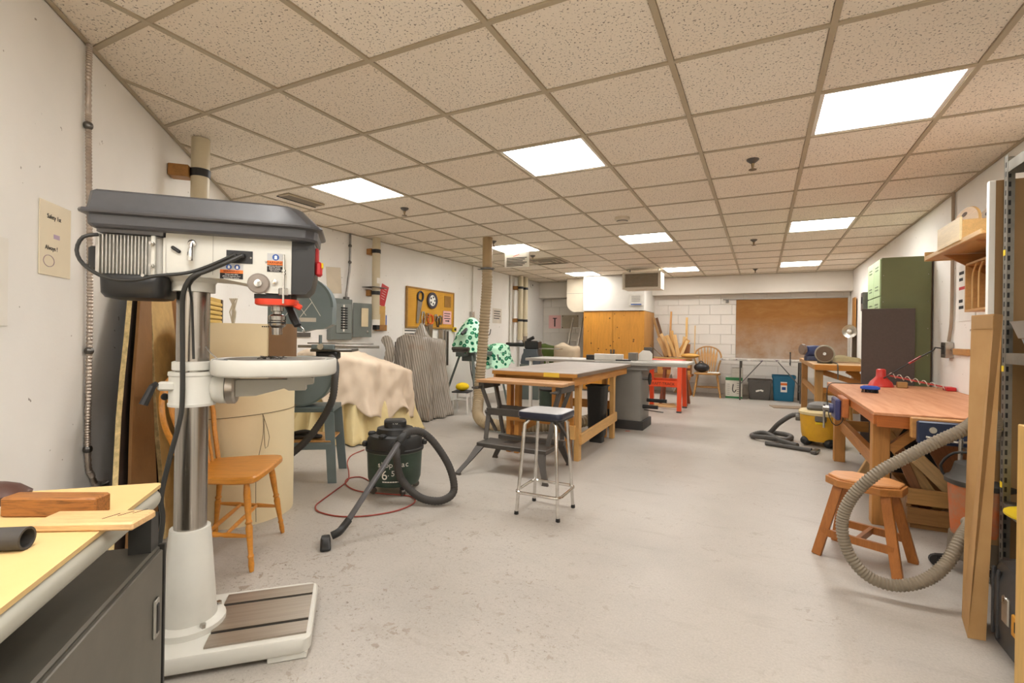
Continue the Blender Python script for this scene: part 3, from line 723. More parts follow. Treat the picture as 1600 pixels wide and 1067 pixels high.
MB().box((0, -.022, .04), (.10, .04, .08), None, .004).obj('box', STEEL, bx); MB().lathe([(.014, 0), (.014, .02)], (-.02, -.02, .075), (0, -.3, 1), 10).obj('connector', STEEL, bx)

# dust pipes with wooden brackets on the walls
PVC = paint('#cfc2a4', 0.45, 0.05, 5); OAKB = wood('#a8763a', 'X')
def drop_pipe(name, label, cx, cy, z0, r, brackets, nrm, back):
    t = thing(name, label, 'pipe', (cx, cy, 0))
    MB().cyl((0, 0, z0), (0, 0, CEIL + .0), r, n=24).obj('pipe', PVC, t)
    MB().lathe([(r + .002, z0 - .02), (r + .008, z0 - .02), (r + .008, z0 + .05), (r + .002, z0 + .05)], n=24).obj('pipe_socket', PVC, t)
    n = Vector((*nrm, 0)); u = Vector((n.y, -n.x, 0))
    for z in brackets:
        c = -n*((r + back)/2 + .0)
        M = Matrix((u, n, Vector((0, 0, 1)))).transposed()
        MB().box(Vector((0, 0, z)) - n*(r + (back - r)/2 + .001) , (r*1.9, back - r, .075), M, .004).obj('wood_bracket', OAKB, t)
        MB().lathe([(r + .001, z - .024), (r + .005, z - .024), (r + .005, z + .024), (r + .001, z + .024)], n=24).obj('strap', BLACK, t)
    return t
p = diag_frame(-3.33, .17)
drop_pipe('dust_pipe', 'cream dust pipe dropping from the ceiling on a wooden bracket above the drill press', p.x, p.y, 1.25, .052, (2.08, 1.5), (.70711, .70711), .165)
# ------------------------------------------------------------------ left wall fittings (wall face x = XL)
dpp = drop_pipe('dust_pipe', 'cream dust pipe on the left wall beside the red tag and envelopes', XL + .13, 4.77, 1.28, .05, (2.13, 1.60), (1, 0), .125)
MB().lathe([(.054, 1.19), (.056, 1.20), (.056, 1.29)], n=24).obj('white_cap', WHITE, dpp); MB().span((-.02, -.03, 1.13), (.05, .03, 1.19), .004).obj('blast_gate', BLACK, dpp)
MB().span((-.11, -.13, 1.665), (.09, .12, 1.672)).obj('gate_slide', DSTEEL, dpp)
MB().span((.046, -.035, 1.72), (.052, .035, 1.79)).obj('paper_label', PAPER, dpp)
def wall_notice(name, label, cat, y0, y1, z0, z1, mat, lines=0, size=.02, tilt=0.0, t=.003, arrow=False):
    o = thing(name, label, cat, (XL + .0015, (y0+y1)/2, (z0+z1)/2)); o.rotation_euler = (tilt, 0, 0)
    w, h = y1 - y0, z1 - z0
    MB().span((0, -w/2, -h/2), (t, w/2, h/2), .0008).obj('sheet', mat, o)
    for k in range(lines if isinstance(lines, int) else 0):
        q = (.36, .30, .38, .25)[k % 4]; MB().span((t, -w*.38, h*.34 - k*size*1.5), (t + .0005, w*q, h*.34 - k*size*1.5 - size*.5)).obj('print_line', INK, o)
    if arrow: MB().plate([(-w*.25, -.008), (w*.1, -.008), (w*.1, -.02), (w*.28, 0), (w*.1, .02), (w*.1, .008), (-w*.25, .008)], (t, 0, -h*.25), (0, 1, 0), (0, 0, 1), .001).obj('arrow', INK, o)
    return o
# electrical panel with its door swung open
PNL = paint('#6f7672', 0.45, 0.06)
ep = thing('electrical_panel', 'grey electrical breaker panel with its door hanging open', 'electrical panel', (XL, 4.33, 0))
MB().span((.001, -.23, 1.00), (.075, .10, 1.49), .006).obj('box', PNL, ep)
MB().span((.0755, -.16, 1.08), (.085, .08, 1.43), .003).obj('dead_front', paint('#7d837f', 0.4), ep)
me = MB().box((0, 0, 0), (.014, .045, .017), None, .002).mesh('breaker', BLACK)
for k in range(9):
    for s_ in (-.05, .0): link_mesh('breaker', me, ep, (.091, s_ - .02, 1.14 + k*.03))
MB().span((.0855, -.06, 1.10), (.0875, -.035, 1.42)).obj('label_strip', PAPER, ep)
dr = MB().bar((.078, .105, 1.245), (.14, .36, 1.245), .012, .42, bev=.003).obj('door', PNL, ep)
MB().bar((.119, .205, 1.28), (.141, .30, 1.28), .002, .23).obj('directory_card', paint('#d8c9a6', 0.7), dr)
MB().ball((.13, .305, 1.10), .018, 10, (.4, 1, 1)).obj('latch', STEEL, dr)
MB().box((.05, .02, 1.505), (.05, .06, .03), None, .004).obj('conduit_hub', DSTEEL, ep)
conduit('steel_conduit', 'steel conduit rising from the electrical panel to the ceiling', [(XL + .05, 4.35, 1.52), (XL + .05, 4.36, 1.60), (XL + .03, 4.40, 1.75), (XL + .03, 4.42, 1.9), (XL + .03, 4.42, 2.30)], .013, metal('#8d8a86', 0.4), [(XL + .03, 4.42, 1.95), (XL + .03, 4.42, 2.15)])
wall_notice('laminated_sheet', 'crumpled laminated sheet hung on the wall above the breaker panel', 'sheet', 4.09, 4.31, 1.55, 1.86, paint('#d3c5ac', 0.25, 0.06), tilt=.08)
wall_notice('label_plate', 'narrow steel outlet strip low on the wall left of breaker panel', 'outlet', 3.55, 3.86, 1.03, 1.08, DSTEEL, t=.02)
rt = wall_notice('red_tag', 'tilted red instruction card on the wall right of the dust pipe', 'card', 4.98, 5.12, 1.45, 1.74, RED, tilt=-.30)
for k in range(5): MB().span((.003, -.035, .09 - k*.035), (.0036, .035, .094 - k*.035)).obj('print_line', WHITE, rt)
bxs = thing('paper_pocket', 'small wooden pocket holding yellowed cards below the red card', 'card holder', (XL, 4.98, 0))
MB().span((.001, -.09, 1.12), (.05, .10, 1.20), .003).obj('wood_box', OAKB, bxs); MB().span((.01, -.075, 1.16), (.035, .08, 1.45), .002).obj('card_stack', paint('#d2a75e', 0.7, 0.1), bxs)
MB().span((.04, .082, 1.18), (.046, .095, 1.33)).obj('pen', BLUE, bxs)

# pegboard with tools: every tool is a thing hung on it
PB = NT('pegboard'); v = PB.coord(scale=(1, 1, 1))
gx = PB.n('ShaderNodeTexVoronoi'); gx.inputs['Scale'].default_value = 40; gx.inputs['Randomness'].default_value = 0.0; PB.l(v, gx.inputs['Vector'])
cc = PB.mix(PB.ramp(gx.outputs['Distance'], [(0.13, (1, 1, 1)), (0.17, (0, 0, 0))]), PB.ramp(PB.noise(v, 4, 4), [(0.3, lin('#cf9636')), (0.7, lin('#e0aa44'))]), lin('#5a4120'))
PBM = PB.set(0.6, 0, 0.2, cc)
pg = thing('pegboard', 'orange brown perforated pegboard hung with hand tools', 'pegboard', (XL, 6.11, 0))
MB().span((.02, -.58, 1.19), (.026, .58, 1.75)).obj('board', PBM, pg)
fr = MB()
for a, b_ in (((.001, -.60, 1.17), (.034, -.575, 1.77)), ((.001, .575, 1.17), (.034, .60, 1.77)), ((.001, -.575, 1.745), (.034, .575, 1.77)), ((.001, -.575, 1.17), (.034, .575, 1.195))): fr.span(a, b_, .003)
fr.obj('frame', wood('#a97c36', 'Y'), pg)
XP = XL + .028
def peg(name, label, cat, y, z): return thing(name, label, cat, (XP, y, z), 0, 'hand tools on the pegboard')
def handsaw(label, y, z, L, col, tilt, w=.10):
    t = peg('hand_saw', label, 'saw', y, z); t.rotation_euler = (tilt, 0, 0)
    MB().plate([(-.055, -.02), (.06, -.02), (.025, -L), (-.02, -L)], (.012, 0, 0), (0, 1, 0), (0, 0, 1), .003).obj('blade', metal('#9b958c', 0.35), t)
    MB().tube([(.014, -.05, -.01), (.014, -.06, .06), (.014, -.02, .11), (.014, .05, .09), (.014, .06, .02), (.014, .03, -.02)], .014, 8, True, smooth=.02).obj('handle', col, t)
    MB().tube([(.005, 0, .11), (.03, 0, .12)], .004, 6).obj('hook', STEEL, t)
    return t
handsaw('black handled panel saw hanging at the left of the pegboard', 5.80, 1.60, .36, paint('#2d3440', 0.4), -.18)
handsaw('orange handled hand saw hanging low in the middle of the pegboard', 6.06, 1.27, .34, paint('#dd6420', 0.4), .05)
handsaw('dull wooden handled saw hanging beside the orange saw', 5.95, 1.24, .33, wood('#8d5c2e', 'Z'), -.10)
wl = peg('wheel_disc', 'round dark clock-like disc with white centre on the pegboard', 'disc', 6.09, 1.60)
MB().lathe([(.12, .002), (.125, .008), (.125, .03), (.115, .034), (.085, .03), (.084, .010)], (0, 0, 0), (1, 0, 0), 28).obj('rim', paint('#39323f', 0.45), wl)
hubm = MB().lathe([(.083, .010), (.083, .022), (.03, .028)], (0, 0, 0), (1, 0, 0), 28).obj('face', WHITE, wl)
for k in range(5):
    a = 2*PI*k/5; MB().cyl((.0265, .052*math.cos(a), .052*math.sin(a)), (.0285, .052*math.cos(a), .052*math.sin(a)), .016, n=10).obj('hole', BLACK, hubm)
def clampy(label, y, z, mat, L=.16):
    t = peg('spring_clamp', label, 'clamp', y, z)
    MB().tube([(.02, -.02, 0), (.02, -.035, -L*.5), (.02, -.015, -L)], .009, 8, smooth=.03).obj('jaw', mat, t)
    MB().tube([(.02, .02, 0), (.02, .035, -L*.5), (.02, .015, -L)], .009, 8, smooth=.03).obj('jaw', mat, t)
    MB().cyl((.005, 0, -.01), (.035, 0, -.01), .014, n=10).obj('pivot', STEEL, t)
clampy('chrome spring clamp hanging below the black handled saw', 5.87, 1.42, STEEL, .2)
clampy('brass coloured clamp hanging left of the orange saw', 5.98, 1.40, paint('#b0772e', .4), .12)
clampy('dark spring clamp hanging right of the orange saw', 6.24, 1.36, DKPLAST)
clampy('grey spring clamp beside the dark clamp on the pegboard', 6.31, 1.38, DSTEEL, .14)
clampy('small chrome clamp hanging beside pink notice', 6.19, 1.39, STEEL, .10)
wall_notice('brown_tag', 'brown cardboard tool outline on the upper right of pegboard', 'tag', 6.43, 6.61, 1.52, 1.70, paint('#9b7134', 0.8, 0.15), 0, .03).location.x = XP + .002
wall_notice('pink_notice', 'pink paper notice with black arrow on the pegboard', 'notice', 6.39, 6.62, 1.25, 1.46, PINK, 3, .026, arrow=True).location.x = XP + .008
wall_notice('white_notice', 'small white notice under the left corner of the pegboard', 'notice', 5.46, 5.80, .98, 1.17, PAPER, 3, .03)
# levels and squares hanging under the board
for k, (y, w, L, z) in enumerate(((6.36, .11, .74, 1.16), (6.48, .045, .66, 1.15), (6.56, .04, .55, 1.14))):
    nm = ['wide steel straightedge hanging under the pegboard', 'grey spirit level hanging beside the wide straightedge', 'thin dark rule hanging rightmost under the pegboard'][k]
    t = thing('straightedge', nm, 'straightedge', (XL + .01, y, z), 0, 'rules hung under the pegboard')
    MB().span((0, -w/2, -L), (.012, w/2, 0), .002).obj('blade', [metal('#b5b0a6', .35), metal('#8f8c86', .4), DSTEEL][k], t)
    MB().tube([(.0, 0, -.01), (.02, 0, 0), (.02, 0, .02)], .003, 6).obj('hook', STEEL, t)
tm = thing('tape_measure', 'yellow tape measure hanging at the lower right of the pegboard', 'tape measure', (XL + .03, 6.72, 1.17))
MB().prism(rrect(.09, .08, .025, 4), -.02, .02, .004, Matrix(((0, 0, 1), (1, 0, 0), (0, 1, 0))).to_4x4()).obj('case', YELLOW, tm); MB().box((.022, 0, 0), (.004, .05, .04)).obj('side_label', INK, tm)
MB().tube([(.0, .0, -.04), (.0, .01, -.12), (.0, -.02, -.22)], .004, 6, smooth=.03).obj('strap', BLACK, tm)

# conduit and switch box further along
sb = thing('switch_box', 'steel switch box on a thin conduit right of the pegboard', 'switch', (XL, 7.28, 0))
MB().span((.001, -.05, 1.33), (.05, .05, 1.49), .005).obj('box', STEEL, sb); MB().cyl((.025, 0, 1.49), (.025, 0, CEIL), .011, n=10).obj('conduit', paint('#c9c1b4', .5), sb)
wall_notice('poster', 'small faded paper diagram on the wall before the far corner', 'notice', 8.05, 8.4, 1.32, 1.6, paint('#d8cfc0', 0.7), 4, .03)
for k, (y, z) in enumerate(((7.62, 1.50), (7.70, 1.10))):
    t = thing('wall_hook', ['black wall hook pointing right of the hanging hose', 'black curved hook lower beside the hanging hose'][k], 'hook', (XL, y, z))
    MB().tube([(0, 0, 0), (.05, .05, -.01), (.05, .16, -.02 if k == 0 else .0), (.05, .20, .10 if k else -.015)], .008, 8, smooth=.03).obj('rod', BLACK, t); MB().box((.004, 0, 0), (.008, .05, .06), None, .002).obj('plate', DSTEEL, t)
# far corner pipes
drop_pipe('dust_pipe', 'left one of two cream dust pipes in the far left corner', XL + .16, 8.92, 1.02, .05, (2.06, 1.40), (1, 0), .155)
p2 = drop_pipe('dust_pipe', 'right one of two dust pipes in the far left corner', XL + .16, 9.14, 1.10, .052, (2.06, 1.40), (1, 0), .155)
MB().tube([(0, 0, 1.14), (.0, .0, 1.0), (.03, .03, .9), (.10, .02, .80), (.12, 0, .62)], .058, 14, smooth=.01, rib=.06).obj('flexible_elbow', paint('#8f8272', .6), p2)
conduit('steel_conduit', 'pair of thin conduits down the corner left of the dust pipes', [(XL + .02, 8.72, 2.30), (XL + .02, 8.72, 1.6), (XL + .02, 8.72, .72)], .012, paint('#bdb5a6', .5))
dt = thing('smoke_horn', 'small round white alarm near the ceiling in the far left corner', 'alarm', (XL, 9.75, 2.20))
MB().lathe([(.05, 0), (.055, .01), (.05, .035), (.02, .04)], (.001, 0, 0), (1, 0, 0), 18).obj('body', WHITE, dt); MB().lathe([(.02, .04), (.018, .046)], (0, 0, 0), (1, 0, 0), 12).obj('grille', DSTEEL, dt)
from mathutils import noise as mnoise
# ------------------------------------------------------------------ band saw
TEAL = paint('#6f7d80', 0.42, 0.06, 8); TEALD = paint('#5d6b6c', 0.45, 0.06)
BSX, BSY = -3.05, 2.545
bs = thing('band_saw', 'blue-grey band saw on a splayed steel stand behind the drill press', 'band saw', (BSX, BSY, 0), .62)
def disc(name, prof, y0, y1, mat, parent=bs): return MB().plate(prof, (0, y1, 0), (1, 0, 0), (0, 0, 1), y1 - y0).obj(name, mat, parent)
def arcp(cx, cz, r, a0, a1, n=16): return [(cx + r*math.cos(a0 + (a1-a0)*k/n), cz + r*math.sin(a0 + (a1-a0)*k/n)) for k in range(n + 1)]
up = arcp(0, 1.265, .225, -.15, PI, 22) + [(-.225, 1.13), (-.15, 1.10), (.0, 1.08), (.08, 1.10), (.16, 1.105), (.222, 1.14)]
upo = disc('upper_wheel_guard', up, -.09, .06, TEAL)
disc('guard_rim', [(x*1.0, z) for x, z in arcp(0, 1.265, .229, 0, PI, 22)] + [(x, z) for x, z in arcp(0, 1.265, .212, PI, 0, 22)], -.094, -.085, TEALD, upo)
tr = MB()
for a, b_ in (((.02, 1.40), (.14, 1.20)), ((.02, 1.40), (-.10, 1.20)), ((.04, 1.20), (-.03, 1.30)), ((.0, 1.19), (.08, 1.30))): tr.bar((a[0], -.0915, a[1]), (b_[0], -.0915, b_[1]), .002, .003, up=(1, 0, 1))
tr.obj('triangle_decal', WHITE, upo)
MB().span((-.06, -.092, 1.41), (.06, -.0895, 1.445)).obj('name_label', paint('#d9d9e0', .4), upo); MB().span((-.03, -.092, 1.155), (.11, -.0895, 1.185)).obj('warning_label', paint('#cfc9be', .5), upo)
lo = arcp(0, .775, .235, PI, 2*PI, 22) + [(.235, .90), (-.235, .90)]
loo = disc('lower_wheel_guard', lo, -.10, .08, TEAL)
disc('guard_rim', arcp(0, .775, .238, PI, 2*PI, 22) + arcp(0, .775, .224, 2*PI, PI, 22), -.104, -.095, TEALD, loo)
MB().bar((-.02, -.104, .79), (.07, -.108, .74), .012, .016).obj('latch_handle', BLACK, loo); MB().span((-.03, -.103, .845), (.08, -.1005, .875)).obj('maker_plate', BLACK, loo)
MB().span((-.21, .0, .90), (-.12, .08, 1.16), .006).obj('column', TEAL, bs)
MB().span((.06, -.05, .935), (.36, .25, .955), .004).obj('saw_table', DSTEEL, bs); MB().span((.10, -.04, .90), (.22, .1, .935)).obj('trunnion', BLACK, bs)
fe = MB().span((-.02, -.075, .965), (.56, -.055, .985), .002).span((.05, -.085, .995), (.52, -.072, 1.004), .002).obj('fence_rail', metal('#8c8881', .35), bs)
MB().span((.08, -.10, .955), (.24, -.05, .99), .004).obj('fence_carriage', TEAL, fe); MB().cyl((.15, -.10, .975), (.15, -.13, .975), .022, n=16).obj('knob', STEEL, fe); MB().cyl((.14, -.08, .99), (.14, -.08, 1.06), .012, n=10).obj('clamp_post', TEAL, fe)
MB().span((.12, -.08, .88), (.26, .06, .935), .01).obj('dust_port', BLACK, bs)
st = MB().span((-.25, -.14, .50), (.25, .16, .535), .004)
st.obj('stand_top', TEALD, bs)
for sx in (1, -1):
    for y, yy in ((-.14, -.19), (.15, .20)):
        MB().loft([[Vector((sx*(x + dx), yv + dy, z)) for dx, dy in ((-w, -.006), (w, -.006), (w, .006), (-w, .006))] for x, yv, z, w in ((.22, y, .50, .035), (.26, yy, 0, .03))]).obj('leg', TEAL, bs)
MB().span((-.25, -.185, .24), (.25, -.175, .29)).span((-.25, .175, .24), (.25, .185, .29)).obj('brace', TEAL, bs)
MB().span((-.24, -.17, .285), (.24, .17, .30), .003).obj('plywood_shelf', wood('#bb8a4d', 'X'), bs)
tag(MB().tube([(-.05, -.10, .34), (.05, -.11, .36), (.12, -.08, .33), (.06, -.03, .32), (-.06, -.04, .33)], .012, 8, True, smooth=.02).tube([(-.1, -.1, .315), (.1, -.12, .32), (.15, -.07, .315), (0, -.03, .315), (-.12, -.05, .315)], .014, 8, True, smooth=.02).obj('hand_plane', paint('#2e2b28', .4), None), 'black coiled cable and tool on the band saw shelf', 'cable')
o = bpy.data.objects['hand_plane']; o.name = 'coiled_cable'; o.location = bs.location; o.rotation_euler = bs.rotation_euler
MB().tube([(-2.80, 2.58, .90), (-2.70, 2.53, .85), (-2.63, 2.46, .75), (-2.62, 2.43, .62), (-2.68, 2.40, .48), (-2.76, 2.34, .34), (-2.86, 2.27, .23), (-2.97, 2.22, .17), (-3.10, 2.22, .12), (-3.2, 2.3, .06)], .024, 12, smooth=.009, rib=.05).obj('dust_hose', RUBBER)
tag(bpy.data.objects['dust_hose'], 'black ribbed dust hose curving down in front of the band saw stand', 'hose')

# ------------------------------------------------------------------ draped covers
def drape(name, hx, hy, top, mat, parent=None, hem=None, flare=.12, folds=9, amp=.05, sq=3.0, seed=1, n=112, m=18, bumps=(), z_hem=0.012, tilt=(0, 0), thick=.004, wr=.012, wf=7.0):
    rnd = random.Random(seed); ph = [rnd.uniform(0, 2*PI) for _ in range(6)]
    def ring(t):
        out = []
        for k in range(n):
            a = 2*PI*k/n; ca, sa = math.cos(a), math.sin(a)
            r = (abs(ca)**sq + abs(sa)**sq) ** (-1/sq)
            zb = hem(a) if hem else z_hem
            f = amp*t*(1.3 - 2.2*abs(math.sin(folds*.5*a + ph[0] + .8*math.sin(2*a + ph[1]))) + .5*math.sin((folds*2 + 1)*a + ph[2] + 1.2*math.sin(3*a)) + .25*math.sin((folds*3.0)*a + ph[3]))
            e = 1 + flare*t*t + f*(.4 + .6*t) / max(.2, 1)
            x, y = hx*r*ca*e, hy*r*sa*e
            zt = top + tilt[0]*hx*ca*.9 + tilt[1]*hy*sa*.9
            z = zt + (zb - zt)*t
            out.append(Vector((x, y, z)))
        return out
    rings = []
    def topz(x, y):
        z = top + tilt[0]*x + tilt[1]*y
        for bx, by, bh, br in bumps: z += bh*math.exp(-((x-bx)**2 + (y-by)**2)/(br*br))
        return z + .008*math.sin(x*19 + ph[4]) * math.cos(y*17 + ph[5])
    edge = ring(0)
    for q in (.02, .15, .3, .45, .6, .75, .88, .96):
        rings.append([Vector((p.x*q, p.y*q, topz(p.x*q, p.y*q) - (.0 if q < .9 else .012*(q-.85)/.11))) for p in edge])
    for k in range(1, m + 1):
        t = k/m; rg = ring(t)
        rings.append([Vector((p.x, p.y, p.z - .016*(1 - t))) for p in rg])
    for q, rg in enumerate(rings):
        for k, p in enumerate(rg):
            a = 2*PI*k/n; d = Vector((math.cos(a), math.sin(a), 0)) if q > 6 else Vector((0, 0, 1))
            w_ = mnoise.noise(Vector((p.x*wf + seed, p.y*wf, p.z*wf*.55))) + .5*mnoise.noise(Vector((p.x*wf*2.3, p.y*wf*2.3 + seed, p.z*wf*1.1)))
            rg[k] = p + d*(wr*w_) * (1 if p.z > .03 else .3)
    mb = MB().loft(rings, False); mb.f.append(tuple(range(n)))
    o = mb.obj(name, mat, parent, 60)
    md = o.modifiers.new('thickness', 'SOLIDIFY'); md.thickness = thick; md.offset = -1
    return o
dc = thing('covered_machine', 'low machine under cream canvas dust sheets beside the band saw', 'covered machine', (-3.88, 3.95, 0), 0)
drape('lower_sheet', .46, .56, .70, cloth('#e6d3a0', .9, .06), dc, None, .14, 15, .14, 2.5, 3, n=200, m=26, wr=.02, tilt=(-.06, -.20))
drape('upper_sheet', .50, .60, .79, cloth('#e2cfb8', .9, .05), dc, lambda a: .44 - .27*math.cos(a - .55) + .05*math.sin(3*a + 1.0) + .05*math.sin(7*a + .4) + .03*math.sin(13*a), .08, 7, .06, 2.3, 7, n=200, m=22, wr=.045, wf=6.5, bumps=((.05, -.22, .10, .22), (.1, .1, .04, .2), (-.2, .1, .04, .2)), tilt=(-.06, -.20))
MB().span((-.30, -.40, .25), (.26, .28, .58)).obj('machine_body', TEALD, dc); MB().span((-.25, -.3, 0), (.25, .3, .25)).obj('machine_base', TEALD, dc)
# grey striped plastic cover
s = NT('striped_plastic'); v = s.coord(scale=(1, 1, .25))
wv = s.n('ShaderNodeTexWave', wave_type='BANDS', bands_direction='DIAGONAL'); wv.inputs['Scale'].default_value = 16; wv.inputs['Distortion'].default_value = 2; wv.inputs['Detail'].default_value = 2; s.l(v, wv.inputs['Vector'])
cc = s.ramp(wv.outputs['Fac'], [(0.25, lin('#8a8278')), (0.6, lin('#a0978b')), (0.85, lin('#b5ada1'))])
cc = s.mix(s.ramp(s.noise(s.coord(), 3.5, 3), [(0.6, (0, 0, 0)), (0.75, (0.55, 0.55, 0.55))]), cc, lin('#8f6a4e'))
GCOV = s.set(0.38, 0, 0.4, cc)
gc = thing('covered_machine', 'tall machine under a grey striped plastic cover below the pegboard', 'covered machine', (-3.98, 5.17, 0), 0)
drape('plastic_cover', .25, .33, 1.03, GCOV, gc, None, .27, 13, .15, 3.4, 11, n=200, wr=.02, bumps=((0, .0, .20, .08), (.05, -.25, .05, .15), (0, .2, -.03, .2)), m=22)
MB().tube([(-.25, -.36, .98), (-.2, -.44, 1.0), (-.1, -.48, .9), (-.15, -.47, .72), (-.25, -.46, .65)], .06, 10, smooth=.03, rib=.06).obj('gathered_fold', GCOV, gc)
MB().span((-.2, -.28, .3), (.2, .28, .98)).obj('machine_body', DSTEEL, gc); MB().span((-.18, -.22, 0), (.18, .22, .3)).obj('machine_base', DSTEEL, gc)
# little white-legged step stool with a yellow sanding sponge
ws = thing('small_stool', 'small white-legged stool beside the striped plastic cover', 'stool', (-3.68, 5.72, 0), .3)
MB().box((0, 0, .30), (.24, .26, .02), None, .008).obj('seat', BLACK, ws)
for sx in (-1, 1):
    for sy in (-1, 1): MB().tube([(sx*.09, sy*.10, .29), (sx*.11, sy*.12, .0)], .011, 8).obj('leg', WHITE, ws)
MB().tube([(sx*.1, .11, .2) for sx in (-1, 1)], .008, 8).tube([(sx*.1, -.11, .2) for sx in (-1, 1)], .008, 8).obj('rung', WHITE, ws)
ys = MB().ball((0, 0, 0), .09, 14, (1, 1.2, .62)).obj('yellow_sponge', paint('#e8c400', .8, .1, 30, bump=.6, bscale=40)); ys.location = (-3.68, 5.72, .366); tag(ys, 'bright yellow lump of sponge on the small white-legged stool', 'sponge')
# mitre saw on a folding stand under a green leopard print cloth
ms = thing('saw_stand', 'grey tripod saw stand by the left wall, half under green cloth', 'stand', (-3.86, 6.42, 0), 0)
GST = paint('#59615c', .45, .06)
for a, b_ in (((.12, -.35, .78), (.28, -.48, 0)), ((-.1, -.35, .78), (-.33, -.48, 0)), ((.12, .40, .78), (.26, .5, 0)), ((-.1, .40, .78), (-.33, .5, 0))): MB().bar(a, b_, .04, .03).obj('leg', GST, ms)
MB().span((-.06, -.52, .77), (.06, .60, .83), .004).obj('rail', GST, ms)
for y in (-.48, .62): MB().cyl((-.14, y, .88), (.14, y, .88), .028, n=12).span((-.12, y - .03, .83), (.12, y + .03, .86)).obj('roller', DSTEEL, ms)
hd = MB().span((-.06, -.36, .70), (.17, -.22, .83), .006).obj('clamp_head', GST, ms); MB().span((.171, -.33, .72), (.173, -.25, .80)).obj('white_label', PAPER, hd)
MB().tube([(.05, -.30, .70), (.10, -.34, .52), (.13, -.30, .35), (.1, -.18, .24), (.05, -.05, .3), (.02, -.1, .6)], .008, 8, smooth=.03).obj('cable_loop', BLACK, ms)
s = NT('leopard_green'); v = s.coord()
vo_ = s.n('ShaderNodeTexVoronoi'); vo_.inputs['Scale'].default_value = 14; s.l(v, vo_.inputs['Vector'])
ring = s.ramp(vo_.outputs['Distance'], [(0.16, (0, 0, 0)), (0.22, (1, 1, 1)), (0.42, (1, 1, 1)), (0.48, (0, 0, 0))])
core = s.ramp(vo_.outputs['Distance'], [(0.14, (1, 1, 1)), (0.2, (0, 0, 0))])
cc = s.mix(ring, lin('#c4efd2'), lin('#12694a')); cc = s.mix(core, cc, lin('#3cae72'))
LEO = s.set(.85, 0, .1, cc)
gcl = drape('leopard_cloth', .18, .27, 1.12, LEO, None, lambda a: .84 + .06*math.sin(2*a + .5) + .05*math.sin(5*a), .22, 7, .10, 2.4, 5, bumps=((0, .02, .24, .17), (0, -.25, -.10, .15)), m=14, n=90)
gcl.location = (-3.90, 6.28, 0); tag(gcl, 'green leopard print cloth thrown over the mitre saw', 'cloth')
gc2 = drape('leopard_cloth', .17, .26, .90, LEO, None, lambda a: .58 + .10*math.sin(2*a) + .06*math.sin(5*a + 1), .3, 6, .09, 2.2, 15, bumps=((0, 0, .06, .17),), m=12, n=90)
gc2.location = (-3.84, 7.02, 0); tag(gc2, 'smaller green leopard print cloth bunched right of the hanging hose', 'cloth')
sx = thing('mitre_saw', 'dark mitre saw mostly hidden under the leopard print cloth', 'mitre saw', (-3.90, 6.24, .835), 0)
MB().prism(rrect(.3, .36, .12, 5), 0, .06, .004).obj('turntable', DSTEEL, sx); MB().lathe([(.12, 0), (.14, .01), (.14, .06), (.1, .07)], (0, -.03, .24), (0, 1, 0), 24).obj('blade_guard', DSTEEL, sx); MB().tube([(0, -.1, .33), (.1, -.3, .30), (.1, -.37, .26)], .025, 8, smooth=.03).obj('handle', BLACK, sx)

# bench machine beside the far pipes: grey belt sander on a cabinet
sn = thing('bench_sander', 'grey disc and belt sander standing behind the saw table', 'sander', (-3.55, 7.75, 0), .15)
MB().span((-.17, -.2, 0), (.17, .2, .60), .01).obj('stand', GST, sn); MB().loft([[Vector((x, y, z)) for x, y in rrect(w, .30, .03, 4)] for z, w in ((.60, .34), (.62, .36), (.74, .32), (.80, .26), (.86, .26))]).obj('motor_body', paint('#4a4f54', .45), sn)
MB().span((-.11, -.13, .86), (.13, .13, 1.0), .015).obj('belt_head', BLACK, sn); MB().cyl((.0, -.153, .70), (.0, -.15, .70), .03, n=14).obj('knob', BLACK, sn)
MB().span((.14, -.12, .86), (.50, .14, .875), .003).obj('work_rest', STEEL, sn); MB().cyl((-.45, -.1, .93), (-.13, -.1, .93), .035, n=12).obj('roller_arm', DKPLAST, sn); MB().cyl((-.1, 0, 1.0), (.02, 0, 1.06), .03, n=10).obj('cap', BLACK, sn)

# ------------------------------------------------------------------ green shop vacuum
GRN = paint('#34453a', .5, .2, 14); BLK2 = paint('#232322', .5, .12, 25)
vc = thing('shop_vacuum', 'dark green drum shop vacuum with black lid and white lettering', 'vacuum cleaner', (-2.25, 2.65, 0), -.865)
# local +x faces the viewer
MB().lathe([(.14, .055), (.165, .06), (.178, .10), (.186, .28)], n=40).obj('drum', GRN, vc)
ld = MB().lathe([(.186, .28), (.196, .285), (.196, .30), (.188, .305), (.184, .36), (.17, .385), (.13, .395), (.125, .405), (.12, .43), (.075, .438), (.07, .46)], n=40).obj('lid', BLK2, vc)
MB().lathe([(.185, .277), (.193, .28), (.193, .284), (.185, .287)], n=40).obj('seam_band', paint('#5d6558', .5), vc)
MB().prism(rrect(.12, .15, .03, 4), .43, .485, .01).obj('motor_cap', BLK2, ld); text('power_rating', '2.25', .022, PAPER, ld, (.0605, 0, .458), (0, 1, 0), (0, 0, 1))
for k in range(6):
    a = 2*PI*k/6 + .5; MB().box((.155*math.cos(a), .155*math.sin(a), .392), (.05, .045, .03), a, .008).obj('lid_rib', BLK2, ld)
for a in (PI/2, -PI/2): MB().box((.2*math.cos(a), .2*math.sin(a), .325), (.035, .05, .035), a, .008).obj('side_latch', BLK2, vc)
MB().lathe([(.05, .16), (.05, .19), (.04, .195), (.04, .21)], (0, 0, .325), (1, .10, 0), 20).obj('hose_port', BLK2, vc)
